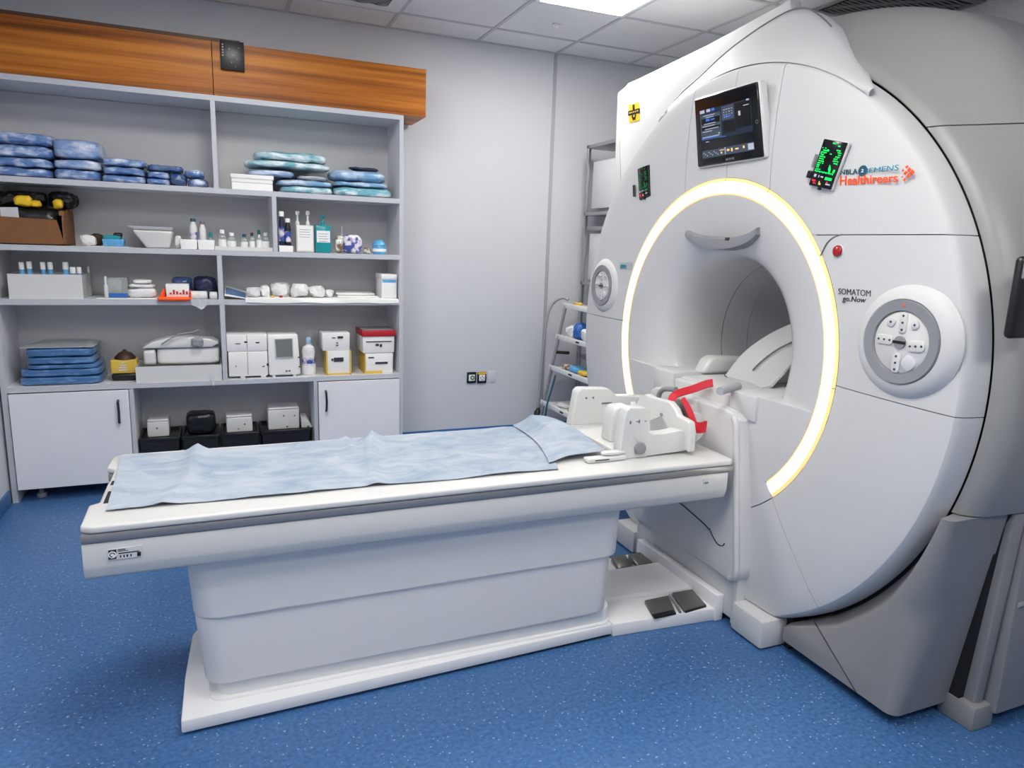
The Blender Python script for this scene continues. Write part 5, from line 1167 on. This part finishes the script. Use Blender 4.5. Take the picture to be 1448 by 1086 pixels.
# control pads
def control(c, R, name):
    cx, cy_, cz = c
    b = new(); lathe(b, [(R * 1.42, .006), (R * 1.36, -.004), (R * 1.28, -.014), (R * 1.16, -.022), (R * 1.04, -.026), (R * 1.01, -.022)], c, 'x', 64, cap=False); o = obj(name, b, 'gantry', sc, ang=60)
    b = new(); lathe(b, [(R * 1.01, -.020), (R * .99, -.030), (R * .76, -.028), (R * .74, -.018)], c, 'x', 64, cap=False); obj('grey_dial', b, 'greyplastic', o, ang=40)
    b = new(); lathe(b, [(R * .74, -.020), (R * .70, -.024), (0, -.025)], c, 'x', 48, cap=False); fc_ = obj('pad_face', b, 'white', o, ang=40)
    b = new(); lathe(b, [(R * .16, -.024), (R * .15, -.030), (0, -.030)], c, 'x', 24, cap=False); obj('centre_button', b, 'greyplastic', o)
    def pill(dy, dz, w, h, rot=0, m='white', nm='key_pad', dots=3):
        bm = new(); pts = rrect(-w / 2, w / 2, -h / 2, h / 2, min(w, h) * .38, 5); r_ = Matrix.Rotation(rot, 2)
        pp = [r_ @ Vector(q) for q in pts]
        prism(bm, [(cy_ - dy + q.x, cz + dz + q.y) for q in pp], 'x', cx - .029, cx - .020, .002, 2); obj(nm, bm, m, o)
        bm = new()
        for i in range(dots):
            t = (i - (dots - 1) / 2) / max(1, dots) * 1.0
            u, v = (t * w, 0) if w > h else (0, t * h)
            q = r_ @ Vector((u, v)); lathe(bm, [(R * .028, 0), (R * .028, -.0012)], (cx - .029, cy_ - dy + q.x, cz + dz + q.y), 'x', 8)
        obj('key_dot', bm, 'text_dark', o, smooth=False) if dots else bm.free()
    pill(.02 * R, .47 * R, .20 * R, .50 * R); pill(-.42 * R, .02 * R, .46 * R, .24 * R); pill(.44 * R, -.04 * R, .44 * R, .26 * R, -.12); pill(-.03 * R, -.50 * R, .22 * R, .48 * R)
    pill(-.30 * R, .46 * R, .20 * R, .22 * R, .5, 'paper2', 'round_key', 1); pill(.34 * R, .45 * R, .20 * R, .20 * R, -.5, 'paper2', 'round_key', 1); pill(.30 * R, -.46 * R, .34 * R, .34 * R, .7, 'paper2', 'corner_key', 0)
    b = new(); box(b, cx - .0315, cx - .029, cy_ + R * .17, cy_ - R * .17, cz - R * .035, cz + R * .035); obj('centre_mark', b, 'text_black', o, smooth=False)
    b = new(); box(b, cx - .0315, cx - .029, cy_ - .004, cy_ + .004, cz + R * .86, cz + R * .90); obj('orange_mark', b, 'orange', o, smooth=False)
control((1.9285, 1.497, 1.257), .127, 'control_panel')
control((1.9285, 3.325, 1.315), .105, 'control_panel')
b = new(); tube(b, spline([AX(1160, 362, 1.9215), AX(1165, 351.5, 1.9215), AX(1170, 343, 1.9212), AX(1179, 335.5, 1.9212), AX(1191, 331.5, 1.9212)], 6), .0022, 6); obj('panel_seam', b, 'text_grey', sc)
# stop button
b = new(); lathe(b, [(.022, 0), (.021, -.005), (.0195, -.005)], (1.923, 1.788, 1.525), 'x', 24, cap=False); rb = obj('stop_button_ring', b, 'white', sc)
b = new(); lathe(b, [(.019, -.002), (.0175, -.010), (.012, -.014), (0, -.015)], (1.923, 1.788, 1.525), 'x', 24); obj('stop_button', b, 'redbtn', rb, label='red stop button')
# tablet display
T4 = [AX(981, 141, 1.862), AX(1070, 115, 1.862), AX(1079, 222, 1.902), AX(986, 237, 1.902)]
b = new(); quadbox(b, T4, .016, .008, 3); td = obj('display', b, 'ui_dark', sc)
b = new(); o4 = [bil(T4, u, v, -.006) for u, v in ((-.02, -.016), (1.02, -.016), (1.02, 1.016), (-.02, 1.016))]; quadbox(b, o4, .04, .010, 3); obj('display_case', b, 'white', td)
b = new(); o4 = [bil(T4, u, v, -.030) for u, v in ((.1, .12), (.9, .12), (.9, .9), (.1, .9))]; quadbox(b, o4, .05, .004, 2); obj('display_mount', b, 'gantry', td)
S4 = sub4(T4, .10, .19, .90, .885, .0008)
def ui(name, m, rects, off, parent):
    if name in ('screen_window', 'screen_icon'):
        for r in rects: bm = new(); patch(bm, sub4(S4, *r, off)); obj(name, bm, m, parent, smooth=False)
        return
    bm = new()
    for r in rects: patch(bm, sub4(S4, *r, off))
    return obj(name, bm, m, parent, smooth=False)
ui('screen', 'ui_navy', [(0, 0, 1, 1)], .0, td)
rn = random.Random(11)
ui('screen_window', 'ui_grey', [(0, .845, 1, 1), (0, .10, .42, .62), (.44, .02, .68, .30)], .0004, td)
ui('screen_window', 'ui_dark', [(.70, .03, .98, .52), (.46, .33, .68, .56), (.02, .18, .40, .30), (.02, .36, .40, .42), (0, .64, 1, .83)], .0007, td)
ui('screen_icon', 'ui_white', [(.0, .0, .10, .065), (.14, .0, .22, .06)] + [(.02 + .36 * rn.random() * .3, y, .1 + .28 * rn.random() + .05, y + .014) for y in (.12, .16, .29, .335, .40, .445, .56, .66)] + [(.48 + .05 * (k % 4), .09 + .05 * (k // 4), .48 + .05 * (k % 4) + .012 + .02 * rn.random(), .105 + .05 * (k // 4)) for k in range(14)] + [(.92, .0, .97, .03), (.86, .10, .96, .115), (.76, .19, .80, .28), (.89, .86, .99, .98)] + [(.03 + .035 * k, .885 + .03 * (k % 3), .05 + .035 * k, .9 + .03 * (k % 3)) for k in range(9)] + [(.46, .845, .475, .98)], .001, td)
ui('screen_icon', 'ui_blue', [(.24, .0, .31, .055), (.12, .195, .20, .245), (.22, .21, .30, .24), (.02, .575, .36, .60), (.48, .22, .62, .25), (.38, .615, .50, .63)], .0012, td)
ui('screen_icon', 'ui_amber', [(.36, .52, .385, .54), (.36, .88, .45, .895), (.38, .92, .41, .96), (.50, .89, .55, .93), (.58, .88, .61, .95), (.66, .90, .72, .93), (.80, .88, .83, .93)], .0012, td)
b = new(); c = bil(T4, .955, .52, .001)
for k in range(16):
    a0, a1 = k * PI / 8, (k + 1) * PI / 8
    patch(b, [bil(T4, .957 + r * math.cos(a) * .022, .52 + r * math.sin(a) * .026, .0006) for r, a in ((1, a0), (1, a1), (.75, a1), (.75, a0))])
obj('home_button', b, 'text_grey', td, smooth=False)
b = new(); [patch(b, sub4(T4, .47 + .045 * k, .935, .505 + .045 * k, .965, .0006)) for k in range(3)]; obj('maker_mark', b, 'text_grey', td, smooth=False)
# small green readouts
def readout(c4, name, case, seed, clip_side=True, green='ui_green'):
    b = new(); quadbox(b, c4, .014, .003, 2); d = obj(name, b, 'ui_dark', sc)
    b = new(); o4 = [bil(c4, u, v, -.004) for u, v in ((-.025, -.015), (1.03, -.015), (1.03, 1.015), (-.025, 1.015))]; quadbox(b, o4, .012, .003, 2); obj('readout_case', b, case, d)
    rr = random.Random(seed)
    def R_(nm, m, rects, off=.0012):
        bm = new(); [patch(bm, sub4(c4, *q, off)) for q in rects]; obj(nm, bm, m, d, smooth=False)
    G_ = []
    for k in range(11):
        v = .17 + .045 * k
        for (ua, ub, on_) in ((.08, .20 + .12 * rr.random(), 1), (.70, .92, k < 7)):
            u = ua
            while u < ub and on_:
                w_ = .025 + .035 * rr.random(); h_ = .018 + .016 * rr.random()
                if rr.random() > .15: G_.append((u, v, min(u + w_, .93), v + h_))
                u += w_ + .012
    for k in range(5): G_.append((.62 + .02 * k, .50 + .02 * k, .66 + .02 * k, .60 + .02 * k))
    G_ += [(.08 + .07 * k, .66, .13 + .07 * k, .685 + .01 * (k % 2)) for k in range(12)] + [ (.30, .20, .40, .24), (.48, .27, .56, .29), (.45, .04, .58, .07), (.70, .08, .80, .11), (.62, .76, .92, .82), (.84, .58, .93, .65)]
    R_('readout_text', green, G_)
    R_('readout_text', 'ui_white', [(.12, .74, .22, .80), (.32, .75, .36, .80), (.42, .76, .54, .79), (.72, .89, .92, .92)])
    R_('readout_text', 'ui_red', [(.10, .86, .26, .90), (.16, .92, .30, .94), (.72, .85, .80, .88)]); R_('readout_text', 'ui_amber', [(.42, .87, .46, .95), (.47, .91, .52, .95)])
    c = bil(c4, .5, 1.02, -.004); b = new(); lathe(b, [(.006, -.004), (.006, .004)], c, 'x', 10); obj('readout_stud', b, 'black', d)
    if clip_side:
        b = new(); tube(b, [bil(c4, -.14, .34, -.006), bil(c4, -.14, .62, -.006)], .0055, 8); k = obj('side_clip', b, 'greyplastic', d)
        b = new(); quadbox(b, sub4(c4, -.24, .70, -.06, .86, .0), .014, .002, 1); obj('clip_block', b, 'black', d)
readout([AX(x, y, 1.904) for x, y in ((1165, 196), (1198, 202), (1174, 268.5), (1143, 261.5))], 'readout', 'white', 3)
L4 = [AX(x, y, 1.910) for x, y in ((901, 239), (915, 233.5), (917, 276), (903.5, 282.5))]
readout(L4, 'readout', 'black', 5, False, 'ui_green2')
b = new(); tube(b, [AX(896.5, 262, 1.91), AX(897, 278, 1.91)], .007, 8); obj('side_clip', b, 'black', sc)
# marks on the shell
Xp = 1.9195
b = None
def Q(x, *pts): return [AX(px, py, x) for px, py in pts]
text_fit('logo_lettering', 'NBLA', Q(1.9205, (1188, 240.5), (1213, 238.3), (1213, 246), (1188, 247)), 1.9205, 'text_deep', sc, .012)
b = new(); c = AX(1219.5, 241.3, 1.9205); lathe(b, [(.0, 0), (.0165, 0), (.0165, .002)], c, 'x', 24); obj('logo_disc', b, 'text_deep', sc)
text_fit('logo_lettering', '2', Q(1.9195, (1218, 239), (1221.5, 238.8), (1221, 243.5), (1217.5, 243.8)), 1.9195, 'paper', sc, .02)
text_fit('logo_lettering', 'IEMENS', Q(1.9205, (1225.5, 238.2), (1271, 232.6), (1270.5, 240.6), (1225, 244.6)), 1.9205, 'text_teal', sc, 0, .1)
text_fit('logo_lettering', 'Healthireers', Q(1.9205, (1188, 249), (1270, 245), (1269, 257.5), (1187.5, 262.5)), 1.9205, 'text_orange', sc, .014)
b = new()
for px, py, r in ((1282.5, 236, .006), (1277, 241, .0045), (1285.8, 240, .0075), (1280.8, 244.6, .007), (1289.6, 243.6, .009), (1284.4, 248.6, .0075), (1275.8, 250, .0035), (1279.2, 254, .006)):
    p = AX(px, py, 1.9225); hexa(b, [(1.9235, p.y + r, p.z), (1.9235, p.y, p.z - r), (1.9235, p.y - r, p.z), (1.9235, p.y, p.z + r), (1.921, p.y + r, p.z), (1.921, p.y, p.z - r), (1.921, p.y - r, p.z), (1.921, p.y, p.z + r)], r * .35, 2)
bmesh.ops.recalc_face_normals(b, faces=b.faces[:]); obj('logo_dot', b, 'text_orange', sc)
text_fit('model_lettering', 'SOMATOM', Q(1.9205, (1185.5, 407.5), (1231.5, 410.5), (1231, 419.5), (1185.5, 416)), 1.9205, 'text_dark', sc, .0)
text_fit('model_lettering', 'go.Now', Q(1.9205, (1191.5, 418), (1225, 420.5), (1224, 430.5), (1191, 428)), 1.9205, 'text_dark', sc, .006, .1)
lb4 = [AX(876, 371.5, 1.921), AX(893.5, 371, 1.921), AX(893, 381, 1.921), AX(876, 381.5, 1.921)]
b = new(); quadbox(b, lb4, .003); lo_ = obj('small_plate', b, 'plate_grey', sc, smooth=False)
text('plate_lettering', 'mvo', .040, face_mx(bil(lb4, .34, .5, .001)), 'text_teal', lo_, .001, sx=.8)
w4 = [*[AX(x, y, SX - .002) for x, y in ((889, 148.5), (903, 144.5), (904.5, 170), (889.5, 174))]]
b = new(); quadbox(b, w4, .002); wl = obj('warning_label', b, 'yellow', sc, smooth=False)
b = new()
for q in ((-.06, .34, 1.08, .60), (.40, .06, .60, .34), (.30, .60, .42, .78), (.58, .60, .70, .78), (.36, .74, .64, .90)): quadbox(b, sub4(w4, *q, .0012), .001)
obj('warning_print', b, 'text_black', wl, smooth=False)
b = new()
for q in ((.06, .42, .2, .50), (.26, .42, .38, .50), (.46, .42, .56, .50), (.64, .42, .74, .50), (.82, .42, .94, .50)): patch(b, sub4(w4, *q, .0018))
obj('warning_text', b, 'yellow2', wl, smooth=False)
c4 = [AX(994, 676, 2.0)] 
b = new(); q = [AY(996, 678, 2.066), AY(1004, 677, 2.066), AY(1004.5, 685, 2.066), AY(997, 686, 2.066)]
q = [Vector((p.x, 2.0745 + max(0, .60 - p.z) * .28 - .0015, p.z)) for p in q]
quadbox(b, q, .002); obj('small_sticker', b, 'paper2', tb, smooth=False)
b = new(); patch(b, sub4(q, .15, .6, .85, .9, .0006)); obj('sticker_print', b, 'text_grey', tb, smooth=False)

# ------------------------------------------------------------------ racks behind the scanner
t = thing('steel_rack', 'tall grey steel rack with white back panels against the wall behind the scanner', 'rack', (2.75, 4.5, 0))
for (x, y) in ((2.535, 4.72), (2.535, 4.05), (2.95, 4.72), (2.95, 4.05)):
    b = new(); box(b, x - .012, x + .012, y - .012, y + .012, 0, 2.245, .002); obj('post', b, 'steel', t)
for z in (2.235, 1.76, 1.255, .70):
    b = new(); box(b, 2.523, 2.962, 4.038, 4.732, z - .012, z + .012, .002); obj('rack_shelf', b, 'steel', t)
b = new(); box(b, 2.545, 2.56, 4.06, 4.71, 1.64, 1.67, .002); obj('rack_bar', b, 'greyplastic', t)
for z0, z1 in ((1.80, 2.13), (1.285, 1.62)):
    b = new(); box(b, 2.56, 2.57, 4.07, 4.69, z0, z1, .002); obj('back_sheet', b, 'shelf', t)
# ladder shelf in front of it
t = thing('ladder_shelf', 'leaning ladder shelf with four white edged shelves full of small supplies beside the scanner', 'shelf', (2.3, 4.3, 0))
LY0, LY1 = 3.98, 4.62
def lx(z): return 2.355 - (1.10 - z) * .20
for y in (LY0, LY1):
    b = new(); tube(b, [(lx(0), y, 0), (lx(1.1), y, 1.10)], .012, 8); obj('front_leg', b, 'steel', t)
    b = new(); tube(b, [(2.50, y, 0), (2.485, y, 1.085)], .010, 8); obj('back_leg', b, 'steel', t)
LZ = (1.098, .868, .640, .372)
for z in LZ:
    b = new(); box(b, lx(z), 2.51, LY0 - .01, LY1 + .01, z - .004, z, .001); so = obj('shelf_tray', b, 'paper2', t)
    b = new(); box(b, lx(z) - .01, lx(z), LY0 - .02, LY1 + .04, z - .022, z + .014, .002); obj('shelf_lip', b, 'oldwhite', so)
    if z < 1:
        b = new(); box(b, lx(z) - .0125, lx(z) - .009, 4.28, 4.33, z - .010, z + .002); obj('lip_slot', b, 'text_black', so, smooth=False)
b = new(); tube(b, [(lx(.75), LY1, .75), (lx(.75) + .10, LY1 - .03, .745)], .012, 8); obj('clamp_arm', b, 'black', t)
G = 'odds and ends on the ladder shelf'
def on(name, label, cat, z, y0, y1, x0, x1, h, mm, p=3, amp=.008, seed=0, group=G):
    b = new(); soft(b, x0, x1, y0, y1, z + .0008, z + h, p=p, amp=amp, seed=seed); tag(obj(name, b, mm, ang=70), label, cat, group)
on('tape_roll', 'yellow tape roll on the top of the ladder shelf', 'tape', LZ[0], 4.46, 4.56, 2.37, 2.42, .03, 'yellow2', seed=1)
on('dark_pouch', 'brown pouch behind the yellow tape on the ladder shelf top', 'pouch', LZ[0], 4.34, 4.44, 2.42, 2.50, .05, 'brown', seed=2)
on('gauze_pack', 'pale wrapped pack on the ladder shelf top beside the scanner', 'pack', LZ[0], 4.16, 4.30, 2.37, 2.46, .07, 'mixbag2', seed=3)
on('gauze_pack', 'grey wad at the near end of the ladder shelf top', 'pack', LZ[0], 4.02, 4.13, 2.38, 2.46, .09, 'gauze', seed=4)
for y0, mm, lab, h in ((4.46, 'gauze', 'white wrapped wad first on the second ladder step', .09), (4.35, 'blue', 'bright blue wrapped wad second on the second ladder step', .12), (4.23, 'gauze', 'crumpled white bag in the middle of the second ladder step', .09), (4.11, 'blue', 'dark blue crumpled bag near the end of the second ladder step', .085), (4.0, 'paper2', 'pale grey wad at the scanner end of the second ladder step', .13)):
    on('wrapped_wad', lab, 'wad', LZ[1], y0, y0 + .115, 2.325, 2.43, h, mm, amp=.014, seed=int(y0 * 100), group='wads on the second ladder step')
for y0, mm, lab, h in ((4.42, 'mixbag2', 'green and brown sachet heap first on the third ladder step', .04), (4.28, 'skyblue', 'light blue flat pack on the third ladder step', .045), (4.16, 'yellow2', 'yellowish pack on the third ladder step', .035), (4.02, 'gauze', 'white flat pack at the scanner end of the third ladder step', .035)):
    on('flat_pack', lab, 'pack', LZ[2], y0, y0 + .13, 2.285, 2.39, h, mm, amp=.01, seed=int(y0 * 70), group='packs on the third ladder step')
on('plastic_bag', 'clear bag standing upright at the back of the third ladder step', 'bag', LZ[2], 4.18, 4.32, 2.40, 2.45, .16, 'bag', amp=.014, seed=31)
for y0, mm, lab, h in ((4.36, 'paper2', 'grey paper pack on the lowest ladder step', .03), (4.20, 'yellow2', 'yellow strip pack on the lowest ladder step', .025), (4.05, 'paper2', 'pale paper pack at the scanner end of the lowest ladder step', .03)):
    on('flat_pack', lab, 'pack', LZ[3], y0, y0 + .14, 2.24, 2.42, h, mm, amp=.008, seed=int(y0 * 50), group='packs on the lowest ladder step')
on('plastic_bag', 'clear crumpled bag standing on the lowest ladder step', 'bag', LZ[3], 4.22, 4.29, 2.43, 2.47, .17, 'bag', amp=.014, seed=33)
t = thing('grey_hose', 'grey flexible hose arching beside the ladder shelf with a black plug end', 'hose', (2.17, 4.66, .2))
hp = [AY(804, 424, 4.63), AY(796, 421, 4.66), AY(786, 425, 4.68), AY(778, 435, 4.69), AY(773, 452, 4.69), AY(769, 480, 4.69), AY(765, 530, 4.69), AY(761, 572, 4.69), AY(760, 582, 4.69)]
b = new(); tube(b, spline(hp, 5), .011, 10); obj('hose_tube', b, 'hosegrey', t)
p = AY(760, 592, 4.69); b = new(); lathe(b, [(.010, .09), (.016, .07), (.028, .055), (.030, .0), (.026, -.05), (.018, -.06)], p, 'z', 16); obj('hose_plug', b, 'black', t, label='black plug end')
t = thing('green_cord', 'thin green cord hanging down through the ladder shelf', 'cord', (2.3, 4.5, .3))
b = new(); tube(b, spline([(2.236, 4.50, .60), (2.21, 4.50, .5), (2.178, 4.50, .38), (2.165, 4.51, .2)]), .007, 8); obj('cord_line', b, 'text_deep', t)

# ------------------------------------------------------------------ render look
w = bpy.data.worlds.new('world'); SC.world = w; w.use_nodes = True
w.node_tree.nodes['Background'].inputs[0].default_value = (.8, .87, 1, 1); w.node_tree.nodes['Background'].inputs[1].default_value = .3
SC.view_settings.view_transform = 'Standard'; SC.view_settings.look = 'None'; SC.view_settings.gamma = 1; SC.view_settings.exposure = EXPO if 'EXPO' in globals() else 0
SC.view_settings.use_curve_mapping = False
SC.cycles.use_denoising = True; SC.cycles.max_bounces = 10; SC.cycles.diffuse_bounces = 6; SC.cycles.sample_clamp_indirect = 8
